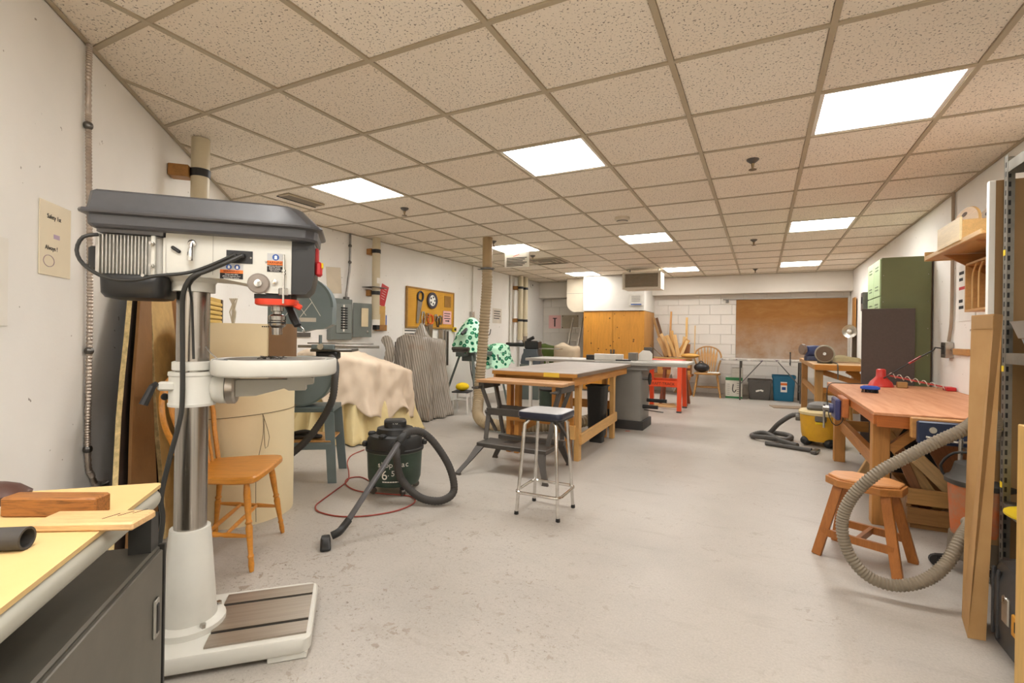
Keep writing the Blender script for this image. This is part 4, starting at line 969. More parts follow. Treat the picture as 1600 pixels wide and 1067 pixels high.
for a in (.35, 1.9, -2.6, -1.1):
    x, y = .155*math.cos(a), .155*math.sin(a)
    c_ = MB().cyl((x, y, .045), (x, y, .065), .018, n=10).obj('caster_mount', BLK2, vc); MB().cyl((x - .012*math.sin(a), y + .012*math.cos(a), .022), (x + .012*math.sin(a), y - .012*math.cos(a), .022), .022, n=14).obj('wheel', DSTEEL, c_)
def on_drum(body, size, ang, z, mat=PAPER):
    r = .18 + (z - .1)*.044 + .0025
    text('lettering', body, size, mat, vc, (r*math.cos(ang), r*math.sin(ang), z), (-math.sin(ang), math.cos(ang), 0), (0, 0, 1))
for k, ch_ in enumerate('shop-vac'): on_drum(ch_, .050, -.56 + k*.142, .215)
for k, ch_ in enumerate('6.5'): on_drum(ch_, .085 if k == 0 else .05, (-.36, -.22, -.06)[k], .145 if k == 0 else .158)
for k, ch_ in enumerate('hp'): on_drum(ch_, .045, .10 + k*.14, .155)
for k in range(9): MB().box((.1835*math.cos(-.4 + k*.09), .1835*math.sin(-.4 + k*.09), .103 - .0), (.002, .014, .006), -.4 + k*.09).obj('small_print', PAPER, vc)
vh = thing('vacuum_hose', 'black vacuum hose looping right of the green shop vacuum', 'hose', (0, 0, 0))
MB().tube([(-2.105, 2.50, .325), (-2.075, 2.46, .28), (-2.04, 2.46, .16), (-1.95, 2.48, .07), (-1.86, 2.50, .035), (-1.77, 2.55, .035), (-1.745, 2.63, .08), (-1.79, 2.64, .22), (-1.88, 2.60, .37), (-1.94, 2.54, .445), (-1.975, 2.47, .46), (-1.985, 2.41, .44)], .024, 12, smooth=.008, rib=.05).obj('ribbed_hose', RUBBER, vh)
MB().lathe([(.022, 0), (.026, .02), (.026, .06), (.022, .07)], (-1.98, 2.42, .445), (.0, -.75, -.5), 14).obj('hose_cuff', BLK2, vh)
wn = thing('vacuum_wand', 'black vacuum wand with floor nozzle leaning on the green shop vacuum', 'vacuum wand', (0, 0, 0))
MB().cyl((-1.983, 2.395, .425), (-1.925, 1.90, .085), .0165, .0155, n=16).obj('tube', paint('#5b5a5c', .22, .05), wn)
MB().tube([(-1.926, 1.91, .09), (-1.922, 1.86, .062), (-1.915, 1.83, .055), (-1.93, 1.80, .045)], .02, 12, smooth=.01).obj('elbow', BLK2, wn)
MB().loft([[Vector((-1.945, 1.775, 0)) + rotz(2.4) @ Vector((x, y, z)) for x, y in rrect(w, d, .012, 3)] for z, w, d in ((.003, .15, .05), (.012, .15, .05), (.025, .12, .045), (.045, .06, .04))]).obj('floor_nozzle', BLK2, wn)
rc = MB().tube([(p[0], p[1], .0052) for p in [(-3.25, 3.40), (-3.2, 3.2), (-3.05, 3.0), (-2.83, 2.80), (-2.665, 2.626), (-2.56, 2.40), (-2.479, 2.213), (-2.438, 2.142), (-2.345, 2.085), (-2.183, 2.09), (-2.045, 2.179), (-1.951, 2.335), (-1.955, 2.50), (-2.06, 2.575), (-2.241, 2.53), (-2.428, 2.49), (-2.60, 2.55), (-2.70, 2.66), (-2.656, 2.74), (-2.525, 2.70), (-2.42, 2.66)]], .0045, 8, smooth=.03).obj('extension_cord', paint('#9c3f33', .5))
tag(rc, 'red extension cord looping over the floor around the green vacuum', 'cord')

# ------------------------------------------------------------------ chrome stool
sl = thing('metal_stool', 'square dark blue vinyl stool on chrome tube legs', 'stool', (-1.172, 2.78, 0), .02)
MB().prism(rrect(.275, .26, .035, 4), .572, .585, .002).obj('seat_base', BLACK, sl)
MB().loft([[Vector((x, y, z)) for x, y in rrect(w, w*.94, .035, 4)] for z, w in ((.583, .276), (.590, .285), (.612, .285), (.619, .278))]).obj('seat_skirt', paint('#23283a', .3, .06), sl)
MB().loft([[Vector((x, y, z)) for x, y in rrect(w, w*.94, .035, 4)] for z, w in ((.6185, .278), (.623, .268), (.626, .22), (.628, .1))]).obj('seat_top', paint('#a7a6a6', .35, .07), sl)
def sl_leg(sx, sy, z): k = z/.575; return Vector((sx*(.133 - .035*k), sy*(.135 - .035*k), z))
for sx_ in (1, -1):
    for sy_ in (1, -1):
        MB().tube([sl_leg(sx_, sy_, .012), sl_leg(sx_, sy_, .3), sl_leg(sx_, sy_, .54), sl_leg(sx_, sy_, .565)*1.0 + Vector((-sx_*.02, -sy_*.02, .008))], .0105, 12).obj('leg', CHROME, sl)
        MB().lathe([(.012, 0), (.014, .003), (.012, .02)], sl_leg(sx_, sy_, 0), (0, 0, 1), 12).obj('rubber_foot', BLACK, sl)
MB().tube([(x, y, .135) for x, y in rrect(.285, .285, .04, 5)], .0095, 10, True).obj('foot_ring', CHROME, sl)

# ------------------------------------------------------------------ folding portable workbench
DKF = paint('#4c4742', .5, .1, 20)
wm = thing('folding_workbench', 'folding portable workbench with two wooden jaws and black steel frame', 'workbench', (-1.70, 3.50, 0), .0)
JW = wood('#b98c60', 'X', .6, 1.5)
MB().span((-.38, -.06, .69), (.38, .06, .715), .003).obj('jaw_board', JW, wm); MB().span((-.37, .09, .69), (.37, .23, .715), .003).obj('jaw_board', JW, wm)
def wbar(name, a, b_, w=.03, t=.022): MB().bar(a, b_, w, t, bev=.002).obj(name, DKF, wm)
for x in (-.34, .34):
    MB().span((x - .025, -.05, .64), (x + .025, .24, .69), .004).obj('jaw_carriage', DKF, wm)
    wbar('upper_strut', (x, -.03, .65), (x + (.06 if x < 0 else -.06), .0, .47), .03, .03); wbar('upper_strut', (x, .20, .65), (x + (.06 if x < 0 else -.06), .17, .47), .03, .03)
    sgn = -1 if x < 0 else 1
    wbar('lower_strut', (x - sgn*.05, .0, .47), (sgn*.27, -.08, .24), .035, .02); wbar('lower_strut', (x - sgn*.05, .17, .47), (sgn*.27, .22, .24), .035, .02)
    wbar('cross_strut', (sgn*.30, -.03, .46), (sgn*.33, .20, .26), .025, .02)
    MB().cyl((x, -.13, .655), (x, -.05, .655), .012, n=10).tube([(x - .03, -.14, .655), (x + .03, -.14, .655)], .008, 8).obj('crank', DSTEEL, wm)
MB().span((-.30, -.03, .43), (.30, .0, .485), .003).obj('front_rail', DKF, wm); MB().span((-.30, .17, .43), (.30, .20, .485), .003).obj('rear_rail', DKF, wm)
pf = MB().span((-.31, -.16, .19), (.29, .06, .225), .004).obj('step_platform', DKF, wm); MB().span((-.31, .20, .19), (.29, .26, .225), .004).obj('rear_bar', DKF, wm)
MB().span((-.12, -.06, .2252), (-.02, .02, .2262)).obj('step_cutout', BLACK, pf)
for k, (a, b_) in enumerate((((-.28, -.14, .20), (-.37, -.33, 0)), ((.24, -.14, .20), (.33, -.26, 0)), ((.26, .22, .20), (.28, .36, 0)), ((-.27, .22, .20), (-.38, .28, 0)))):
    a, b_ = Vector(a), Vector(b_)
    MB().loft([[c + Vector((dx*w, dy*w, dz)) for dx, dy in ((-1, -.5), (1, -.5), (1, .5), (-1, .5))] for c, w, dz in ((a, .035, .0), (a.lerp(b_, .5), .022, 0), (b_, .02, .016), (b_, .024, .0))]).obj('leg', DKF, wm)

# ------------------------------------------------------------------ wooden assembly table in the middle
TT = paint('#a69d95', .55, .12, 5); PINE = wood('#c98a40', 'Z', .65, .8, .5); PINEX = wood('#c98a40', 'X', .65, .8, .5); PINEY = wood('#c98a40', 'Y', .65, .8, .5); PINEL = wood('#d5a665', 'Z', .75, .8, .5); PINELY = wood('#d5a665', 'Y', .75, .8, .5)
at = thing('assembly_table', 'wooden assembly table with a worn grey top in the middle of the room', 'table', (-1.725, 4.69, 0), 0)
MB().span((-.395, -.91, .752), (.395, .91, .777), .004).obj('tabletop', TT, at)
ej = wood('#a8732f', 'X')
MB().span((-.396, -.914, .738), (.10, -.90, .768)).obj('edge_strip', ej, at); MB().span((.10, -.9145, .735), (.24, -.90, .772)).obj('edge_strip', paint('#d8b23a', .5), at); MB().span((.24, -.914, .738), (.396, -.90, .768)).obj('edge_strip', ej, at)
MB().span((.385, -.90, .742), (.397, .91, .770)).obj('edge_strip', paint('#7d6a58', .6), at)
for x, y in ((-.29, -.64), (.29, -.64), (-.29, .46), (.29, .46)):
    MB().span((x - .0, y - .035, 0), (x + .045, y + .035, .752), .003).obj('leg', PINE if x < 0 else PINEL, at)
    MB().span((x - .09, y - .02, 0), (x - .045, y + .05, .752), .003).obj('leg', PINE, at)
MB().span((-.38, -.70, .64), (.335, -.675, .735), .003).obj('apron', PINEX, at); MB().span((-.38, .50, .64), (.335, .525, .735), .003).obj('apron', PINEX, at)
MB().span((.335, -.88, .665), (.36, .88, .75), .003).obj('apron', PINEY, at); MB().span((-.40, -.88, .665), (-.38, .88, .75), .003).obj('apron', PINEY, at)
MB().span((-.36, -.70, .30), (.29, -.675, .39), .003).obj('stretcher', PINEX, at); MB().span((-.36, .50, .30), (.29, .525, .39), .003).obj('stretcher', PINEX, at)
MB().bar((.345, -.66, .19), (.345, .50, .23), .022, .095, bev=.003).obj('stretcher', PINELY, at); MB().bar((-.345, -.66, .19), (-.345, .50, .23), .022, .095, bev=.003).obj('stretcher', PINEY, at)
MB().box((.28, -.69, .25), (.05, .05, .12), None, .003).obj('block', PINEL, at)
bk_ = thing('black_bin', 'black tapered bin standing under the assembly table', 'bin', (-1.50, 4.90, 0), 0)
MB().loft([[Vector((x, y, z)) for x, y in rrect(w, w, .04, 4)] for z, w in ((.06, .15), (.08, .16), (.56, .19), (.57, .20), (.585, .20), (.585, .18), (.10, .14))]).obj('tub', BLK2, bk_)
MB().tube([(x, y, .575) for x, y in rrect(.205, .205, .03, 4)], .006, 8, True).obj('rim', BLK2, bk_); MB().prism(rrect(.13, .13, .02, 3), 0, .06).obj('foot', BLK2, bk_)
sb_ = thing('green_drum', 'dark green dust drum standing under the assembly table', 'drum', (-2.25, 5.50, 0))
MB().lathe([(.14, 0), (.15, .01), (.155, .25), (.16, .26), (.155, .27), (.155, .42), (.14, .43)], n=24).obj('barrel', GRN, sb_); MB().lathe([(.16, .425), (.16, .445), (.12, .455)], n=24).obj('lid', BLK2, sb_)
# ------------------------------------------------------------------ cabinet table saw
SAWG = paint('#8b8984', .45, .05, 6); SAWT = metal('#a5a19a', .45, 'X')
ts = thing('table_saw', 'grey cabinet table saw with long pale extension tables', 'table saw', (-1.42, 5.98, 0), 0)
MB().prism(rrect(.37, .44, .03, 4), .10, .70, .004).obj('cabinet', SAWG, ts); MB().prism(rrect(.42, .48, .01, 2), 0, .10, .004).obj('plinth', paint('#3a3836', .6), ts)
MB().span((-.24, -.28, .70), (.26, .30, .765), .004).obj('trunnion_box', SAWG, ts)
MB().span((-.30, -.31, .768), (.30, .34, .80), .003).obj('saw_table', SAWT, ts)
MB().span((.302, -.31, .772), (.70, .34, .80), .003).obj('extension_wing', paint('#aeaaa2', .5, .05), ts)
MB().span((-1.28, -.31, .765), (-.302, .34, .798), .003).obj('extension_wing', paint('#a8a39b', .5, .06), ts)
MB().span((-.35, -.335, .755), (.70, -.311, .79), .003).obj('fence_rail', paint('#a7a59e', .4), ts)
for x, y in ((-1.22, .28), (-1.22, -.26)): MB().span((x - .018, y - .018, 0), (x + .018, y + .018, .772), .002).obj('leg', WHITE, ts)
fn = MB().span((-.40, -.20, .800), (-.05, -.145, .875), .004).obj('rip_fence', paint('#d8d5cd', .45), ts); MB().span((-.50, -.205, .800), (-.40, -.145, .86), .003).obj('fence_end', BLACK, fn)
MB().span((-.02, -.05, .800), (.08, .05, .895), .004).obj('grey_block', paint('#77726b', .6), ts); MB().plate([(0, 0), (.16, 0), (.165, .08), (.13, .12), (.05, .125), (0, .08)], (.085, .06, .8), (1, 0, 0), (0, 0, 1), .02).obj('splitter_guard', WHITE, ts)
MB().span((-.12, -.26, .80), (.06, -.22, .815), .002).obj('mitre_gauge', BLACK, ts)
hw = MB().lathe([(.065, 0), (.075, .008), (.065, .018)], (.26, -.18, .60), (1, 0, 0), 24).obj('hand_wheel', BLACK, ts); MB().cyl((.18, -.18, .60), (.29, -.18, .60), .014, n=10).obj('axle', DSTEEL, hw)
MB().cyl((.185, -.15, .27), (.36, -.15, .27), .022, n=12).obj('lock_handle', BLACK, ts); MB().cyl((.185, .08, .32), (.42, .08, .32), .022, n=12).obj('lock_handle', BLACK, ts); MB().bar((.17, -.05, .22), (.40, -.02, .20), .03, .012).obj('foot_lever', DSTEEL, ts)
pt = MB().lathe([(.075, 0), (.08, .01), (.08, .09), (.07, .10)], (-.18, -.12, .17), (-.75, -.66, 0), 18).obj('dust_port', BLK2, ts)
# flexible dust hose hanging from the ceiling and running to the saw
FLEX = paint('#a89678', .55, .06)
dh = thing('dust_hose', 'beige ribbed dust hose hanging from the ceiling to the table saw', 'hose', (-3.08, 5.32, 0))
MB().cyl((0, 0, 1.93), (0, 0, CEIL + .005), .062, n=20).obj('ceiling_pipe', paint('#a98f66', .5, .08), dh)
MB().lathe([(.064, 1.90), (.085, 1.905), (.085, 1.925), (.064, 1.93)], n=20).span((-.13, -.02, 1.91), (.10, .02, 1.918)).obj('gate_collar', DSTEEL, dh)
MB().tube([(0, 0, 1.92), (.0, -.0, 1.7), (-.02, -.01, 1.3), (-.05, -.02, .8), (-.07, -.03, .48), (-.04, -.10, .28), (.08, -.30, .12), (.35, -.52, .08), (.70, -.48, .08), (1.0, -.22, .08), (1.22, .10, .09), (1.36, .34, .13), (1.40, .40, .15)], .064, 14, smooth=.018, rib=.07).obj('ribbed_hose', FLEX, dh)
tag(MB().box((0, 0, .002), (.05, .02, .003), .5).obj('scrap', paint('#c7502f', .6)), 'small orange scrap on floor beside the saw plinth', 'scrap').location = (-1.36, 5.62, 0)

# orange sawhorse stand behind the saw
ORG = paint('#dd4a1e', .42, .06)
rs = thing('tool_stand', 'bright orange steel tool stand with lettered rail', 'tool stand', (-1.30, 7.70, 0), 0)
for sx in (-1, 1):
    for sy in (-1, 1):
        MB().loft([[Vector((sx*x + dx, sy*y + dy, z)) for dx, dy in ((-.03, -.028), (.03, -.028), (.03, .028), (-.03, .028))] for x, y, z in ((.25, .29, .02), (.24, .20, .74))]).obj('leg', ORG, rs)
        MB().box((sx*.25, sy*.29, .012), (.07, .065, .024), None, .004).obj('foot', DSTEEL, rs)
for sy in (-1, 1):
    rr_ = MB().span((-.24, sy*.255 - .012, .36), (.24, sy*.255 + .012, .45), .004).obj('rail', ORG, rs)
    if sy < 0: text('lettering', 'CRAFT-TRACK', .055, paint('#3a1d14', .6), rr_, (0, -.268, .405), (1, 0, 0), (0, 0, 1))
MB().span((-.27, -.23, .72), (.27, .23, .755), .004).obj('top_frame', ORG, rs)
cl_ = drape('draped_rag', .10, .14, .62, cloth('#cfc8bd'), None, lambda a: .34 + .12*math.sin(a*2) + .04*math.sin(5*a), .3, 5, .1, 2.2, 21, m=10, n=60); cl_.location = (-1.22, 8.4, 0); tag(cl_, 'white rag hanging over a trestle behind orange stand', 'rag')
tr_ = thing('trestle', 'small brown wooden trestle under the white rag', 'trestle', (-1.26, 8.4, 0)); MB().span((-.20, -.04, .56), (.24, .04, .60), .003).obj('beam', wood('#8a4a2c', 'X'), tr_)
for sx in (-1, 1):
    for sy in (-1, 1): MB().bar((sx*.16, sy*.03, .56), (sx*.2, sy*.16, 0), .04, .03).obj('leg', wood('#8a4a2c', 'Z'), tr_)
flp = MB().box((0, 0, .006), (.62, .42, .012), .25, .002).obj('floor_plywood', wood('#bd9560', 'X')); flp.location = (-1.50, 8.05, .0); tag(flp, 'plywood offcut lying on the floor under the orange stand', 'board')

# hanging items on the ceiling
sg = thing('hanging_sign', 'white notice board with black text hanging from the ceiling', 'sign', (-2.98, 5.95, 0), .05)
MB().span((-.18, -.008, 2.01), (.18, .008, 2.215), .002).obj('board', paint('#d9d2c2', .6), sg)
for k in range(6): MB().span((-.15, -.0095, 2.135 - k*.021), (.15 - (k % 3)*.03, -.0075, 2.145 - k*.021)).obj('text_line', INK, sg)
MB().bar((-.05, -.0088, 2.16), (.04, -.0088, 2.19), .002, .006).obj('red_mark', RED, sg)
for x in (-.15, .15): MB().tube([(x, 0, 2.21), (x, 0, CEIL)], .0025, 6).obj('chain', DSTEEL, sg)
ht = thing('unit_heater', 'cream ceiling hung unit heater with dark louvre grille', 'heater', (-1.88, 8.72, 0), 0)
HC = paint('#d9d0bf', .45, .04)
MB().span((-.32, -.10, 1.93), (.32, .26, 2.23), .008).obj('casing', HC, ht); MB().span((-.28, -.108, 1.965), (.28, -.10, 2.20)).obj('grille_recess', paint('#3a342c', .6), ht)
me = MB().box((0, 0, 0), (.56, .016, .008), Matrix.Rotation(.5, 3, 'X'), 0).mesh('louvre', paint('#b3a48c', .45))
for k in range(11): link_mesh('louvre', me, ht, (0, -.112, 1.975 + k*.021))
MB().span((-.33, -.125, 2.20), (.33, -.10, 2.232)).span((-.33, -.125, 1.93), (.33, -.10, 1.963)).span((-.33, -.125, 1.963), (-.29, -.10, 2.20)).span((.29, -.125, 1.963), (.33, -.10, 2.20)).obj('front_frame', HC, ht)
for x in (-.25, .25): MB().cyl((x, .1, 2.23), (x, .1, CEIL), .008, n=8).obj('hanger', DSTEEL, ht)
wb = thing('wall_controller', 'small white wall notice on the soffit corner below the heater', 'notice', (-2.0, 9.44, 0)); MB().span((-.28, -.02, 1.70), (-.02, .0, 1.92), .003).obj('box', paint('#cfcac1', .5), wb); MB().span((-.25, -.0225, 1.71), (-.05, -.02, 1.73)).obj('blue_strip', BLUE, wb)
for k in range(4): MB().span((-.24, -.0215, 1.87 - k*.03), (-.07, -.02, 1.878 - k*.03)).obj('text_line', DSTEEL, wb)
def sprinkler(i, j, label):
    t = thing('sprinkler', label, 'sprinkler', (GX + GA*i, GY + GB*j, CEIL + .006), 0, 'ceiling sprinkler heads')
    MB().lathe([(.012, -.03), (.035, -.012), (.04, -.006), (.04, .0)], n=16).obj('escutcheon', DSTEEL, t); MB().lathe([(.004, -.075), (.026, -.073), (.026, -.070), (.006, -.066), (.009, -.045), (.012, -.03)], n=14).obj('head', metal('#7d6a50', .4), t)
sprinkler(-3.5, 3.52, 'ceiling sprinkler behind the leftmost near light panel'); sprinkler(1.5, 3.45, 'ceiling sprinkler nearest, left of the large light panel'); sprinkler(1.45, 8.46, 'ceiling sprinkler midway between right hand light panels'); sprinkler(1.43, 13.1, 'farthest ceiling sprinkler over the folding table'); sprinkler(-3.5, 8.55, 'ceiling sprinkler beside the hanging sign'); sprinkler(-3.5, 6.5, 'ceiling sprinkler just left of the hanging dust hose'); sprinkler(-2.5, 13.2, 'ceiling sprinkler in front of the far soffit')
sm = thing('smoke_detector', 'round beige smoke detector on the ceiling above the assembly table', 'smoke detector', (GX - .5*GA, GY + 5.55*GB, CEIL + .006)); MB().lathe([(.03, -.05), (.055, -.045), (.06, -.03), (.075, -.022), (.075, 0)], n=24).obj('cover', paint('#cfc4b0', .5), sm); MB().lathe([(.056, -.044), (.058, -.036)], n=24).obj('vent_ring', DSTEEL, sm)
vt = thing('ceiling_vent', 'square ceiling air diffuser past the hanging sign', 'vent', (GX - 3.5*GA, GY + 9.5*GB, CEIL - .0), 0)
for k, w in enumerate((.56, .40, .24)): MB().loft([[Vector((x, y, z)) for x, y in rrect(ww, ww*.97, .005, 1)] for z, ww in ((-.004 - k*.006, w), (-.014 - k*.006, w - .06), (-.016 - k*.006, w - .06), (-.006 - k*.006, w + .004))], False).obj('vane', paint('#8f8370', .5), vt)
v2 = thing('ceiling_vent', 'slot ceiling vent with sagging frame above the belt cover', 'vent', (GX - 4.6*GA, GY + 2.45*GB, CEIL), 0)
MB().span((-.07, -.2, -.012), (.07, .2, .004), .003).obj('frame', GRID_M, v2); MB().span((-.055, -.185, -.0135), (.055, .185, -.011)).obj('slot', paint('#7a6c58', .6), v2); MB().span((-.075, -.21, -.016), (-.062, .21, -.008)).obj('gap', BLACK, v2)

# ------------------------------------------------------------------ far wall
OSB = wood('#cf8f34', 'Z', .7, 1.0, .45, True)
cb = thing('plywood_cupboard', 'tall orange plywood cupboard with two knotty doors', 'cupboard', (-2.61, 9.47, 0), 0)
MB().span((-.61, .02, .02), (.61, .95, 1.60), .003).obj('carcass', wood('#b9843e', 'Z', .7, 1.0, .5, False), cb)
for x in (-1, 1):
    d = MB().span((.003 if x > 0 else -.605, 0, .05), (.605 if x > 0 else -.003, .018, 1.595), .002).obj('door', OSB, cb)
    MB().box((x*.03, -.008, .80), (.03, .016, .09), None, .003).obj('handle', DSTEEL, d)
MB().tube([(-.03, -.02, .78), (.0, -.03, .76), (.03, -.02, .78)], .005, 6, smooth=.01).obj('padlock', BLACK, cb)
gb = thing('grey_box', 'small grey box hung on the side of the orange cupboard', 'box', (-1.9455, 9.52, .78)); MB().span((-.055, -.05, -.10), (.10, .10, .12), .004).obj('case', DSTEEL, gb); MB().span((-.05, -.0515, .06), (.095, -.05, .065)).obj('lid_line', BLACK, gb)
ld_ = thing('step_ladder', 'folded aluminium ladder leaning left of the orange cupboard', 'ladder', (-3.60, 9.98, 0), 0)
ALU = metal('#cfcac2', .35)
for x in (-.12, .10): MB().bar((x - .06, -.25, 0), (x + .04, .16, 1.50), .05, .025, (1, 0, 0)).obj('rail', ALU, ld_)
for k in range(5): MB().bar((-.14 + k*.018, -.19 + k*.075, .2 + k*.27), (.06 + k*.018, -.19 + k*.075, .2 + k*.27), .06, .02).obj('rung', ALU, ld_)
dc_ = thing('round_duct', 'beige painted duct with rounded underside beside soffit', 'duct', (-3.47, 9.95, 0), 0)
MB().plate(arcp(0, 1.80, .2, PI, 1.5*PI, 10) + [(.22, 1.60), (.22, CEIL), (-.2, CEIL)], (0, .25, 0), (1, 0, 0), (0, 0, 1), .5).obj('casing', paint('#d8cbb4', .55, .04), dc_); MB().span((-.203, -.252, 1.985), (.22, -.249, 1.992)).obj('joint', paint('#9b907e', .6), dc_)
pn = thing('pink_poster', 'pink paper notice on block wall left of cupboard', 'notice', (-4.23, YF - .013, 1.42)); MB().span((-.15, -.003, -.15), (.15, 0, .15)).obj('sheet', PINK, pn); MB().bar((0, -.0042, -.11), (0, -.0042, .08), .0015, .03).bar((-.05, -.0042, .08), (.05, -.0042, .08), .0015, .02).obj('print_figure', INK, pn)
pn = thing('grey_poster', 'grey brown paper notice right of the pink notice', 'notice', (-3.86, YF - .013, 1.42)); MB().span((-.20, -.003, -.15), (.20, 0, .15)).obj('sheet', paint('#b0a48f', .8, .1), pn)
for k in range(4): MB().cyl((-.18 + (k % 2)*.36, -.004, -.13 + (k//2)*.26), (-.18 + (k % 2)*.36, -.008, -.13 + (k//2)*.26), .012, n=8).obj('pin', BLACK, pn)
gb_ = drape('green_sack', .30, .16, .86, cloth('#4d5a2c'), None, None, .05, 5, .04, 2.6, 31, m=10, n=60, bumps=((0, 0, .06, .2),)); gb_.location = (-4.14, 9.60, 0); tag(gb_, 'olive green covered lump on the floor beyond the saw table', 'sack')
gs_ = drape('beige_sack', .27, .2, .88, cloth('#b8a78f'), None, None, .05, 6, .05, 2.4, 33, m=10, n=60, bumps=((-.08, 0, .08, .14),)); gs_.location = (-3.54, 9.40, 0); tag(gs_, 'beige canvas covered lump beside the olive one', 'sack')
# plywood sheet, its batten, low bench, lumber
s = NT('dusty_plywood'); v = s.coord()
cc = s.ramp(s.noise(s.coord(scale=(1, 1, 3)), 3, 6, .65, 1.0), [(0.3, lin('#8a5c2e')), (0.6, lin('#96693a')), (0.8, lin('#a67a4a'))])
sep = s.n('ShaderNodeSeparateXYZ'); s.l(v, sep.inputs[0])
dust = s.n('ShaderNodeMapRange'); dust.inputs[1].default_value = .25; dust.inputs[2].default_value = -.55; s.l(sep.outputs[2], dust.inputs[0])
dn = s.n('ShaderNodeMath', operation='MULTIPLY'); s.l(dust.outputs[0], dn.inputs[0]); s.l(s.ramp(s.noise(v, 2.5, 5, .7), [(0.25, (.1, .1, .1)), (0.60, (.95, .95, .95))]), dn.inputs[1])
cc = s.mix(dn.outputs[0], cc, lin('#b3a393'))
PLY = s.set(.8, 0, .15, cc)
o = MB().box((0, 0, 0), (1.80, .012, 1.16), None, .002).obj('plywood_sheet', PLY); o.location = (.455, YF - .025, 1.265); tag(o, 'large brown dust-stained plywood sheet fixed to the far wall', 'plywood sheet')
o = MB().span((-.68, YF - .05, 1.845), (1.36, YF - .014, 1.862), .003).obj('steel_rail', paint('#a39c92', .6)); MB().span((-.63, YF - .06, 1.79), (-.58, YF - .014, 1.845)).obj('bracket', DSTEEL, o); tag(o, 'thin grey rail along the top edge of the plywood sheet', 'rail')
o = MB().box((0, 0, .90), (.02, .24, 1.80), None, .002).obj('pine_board', wood('#b07c3e', 'Z')); o.location = (1.37, 9.85, .001); tag(o, 'narrow pine board leaning in the far right corner', 'board')
WB = wood('#b06a2c', 'X', .6, 1, .45)
lb = thing('low_bench', 'low brown wooden bench against the far wall with lumber on it', 'bench', (-1.64, 9.85, 0), 0)
MB().span((-.48, -.17, .36), (.48, .17, .40), .004).obj('seat', WB, lb); MB().span((-.46, -.16, .30), (.46, -.14, .36), .002).obj('apron', WB, lb)
for sx in (-1, 1):
    for sy in (-1, 1): MB().bar((sx*.36, sy*.10, .36), (sx*.44, sy*.14, 0), .07, .03).obj('leg', wood('#b06a2c', 'Z', .6, 1, .45), lb)
ob = thing('offcut_box', 'brown wooden box standing on the low bench full of offcuts', 'box', (-1.49, 9.88, .401), 0)
bm_ = MB()
for a, b_ in (((-.30, -.15, 0), (.30, -.135, .29)), ((-.30, .135, 0), (.30, .15, .29)), ((-.30, -.135, 0), (-.285, .135, .29)), ((.285, -.135, 0), (.30, .135, .29)), ((-.285, -.135, 0), (.285, .135, .015))): bm_.span(a, b_, .001)
bm_.obj('crate', wood('#c08b45', 'X'), ob); MB().span((-.62, -.17, .29), (.33, .17, .305), .002).obj('lid_board', wood('#cfa467', 'X'), ob)
random.seed(12)
specs = [(-1.66, 9.96, .70, .09, .40, -.45, 0), (-1.52, 9.98, .70, .06, .52, -.12, 0), (-1.38, 9.87, .70, .05, .34, .35, 0), (-1.62, 9.95, .70, .035, .9, .02, -.02), (-1.30, 9.97, .70, .04, .78, .0, -.03), (-1.14, 9.98, .70, .018, .62, .0, .03), (-1.55, 9.93, .70, .07, .50, -.50, .0), (-1.48, 9.90, .70, .06, .45, -.40, .0), (-1.42, 9.92, .70, .07, .44, -.2, 0), (-1.46, 9.86, .70, .09, .38, .55, 0), (-1.36, 9.95, .70, .08, .40, .1, 0), (-1.58, 9.96, .70, .05, .42, -.3, 0), (-1.75, 9.96, .70, .012, .62, -.85, 0), (-1.28, 9.9, .70, .10, .26, .05, 0)]
cols = ['#d8b27a', '#cfa05c', '#e0bb80', '#c08a4c', '#d2a764', '#dcb57a', '#e2c08a', '#d6ab6c', '#dcb074', '#c58e46', '#d9b277', '#cda063', '#8a6a45', '#8d5a30']
words = ['broad pale slat lowest on the left side', 'upright amber strip at the centre', 'short pale strip tilted right at the front', 'tallest reddish stick', 'second tall pale stick', 'thin rightmost stick', 'wide pale board tilted left', 'second tilted pale board', 'board leaning left in the middle of the pile', 'orange board tilted right across the pile', 'upright tan offcut', 'tan strip behind the tilted boards', 'thin rod slanting far left', 'short dark brown block']
for k, (x, y, z, w, L, tilt, _) in enumerate(specs):
    o = MB().box((0, 0, L/2), (w, .018, L), None, .002).obj('lumber_offcut', wood(cols[k], 'Z')); o.location = (x, y - .06*(k % 3) + .07, .712 + abs(w/2*math.sin(tilt))); o.rotation_euler = (-.06, tilt, 0); tag(o, words[k] + ' in the lumber offcut pile', 'offcut', 'lumber offcuts on the far bench')
o = MB().ball((0, 0, 0), .13, 12, (1.3, .7, .35)).obj('sawn_slab', wood('#d5a14f', 'X')); o.location = (-1.20, 9.78, .755); tag(o, 'rounded yellow wood slab at the right end of offcut pile', 'slab')
for k, (x, col) in enumerate(((-1.98, '#6b4a2c'), (-1.93, '#a98351'))):
    o = MB().box((0, 0, .78), (.05, .022, 1.56), None, .003).obj('leaning_plank', wood(col, 'Z')); o.location = (-1.44 + k*-.05, 10.10 - k*.05, .012); o.rotation_euler = (-.08, -.31, 0); tag(o, ['dark plank leaning against the side of the orange cupboard', 'paler plank leaning in front of dark plank beside cupboard'][k], 'plank')
    o.location.z = .42 if False else .012
WIN2 = wood('#b88748', 'X', .7, 1.5, .45)
fc_ = windsor('windsor_chair', 'far wooden windsor chair holding a black bag by the far wall', (-.90, 9.86, 0), -PI/2 + .08, WIN2, None, 7)
fc_.scale = (1.12, 1.12, 1.0)
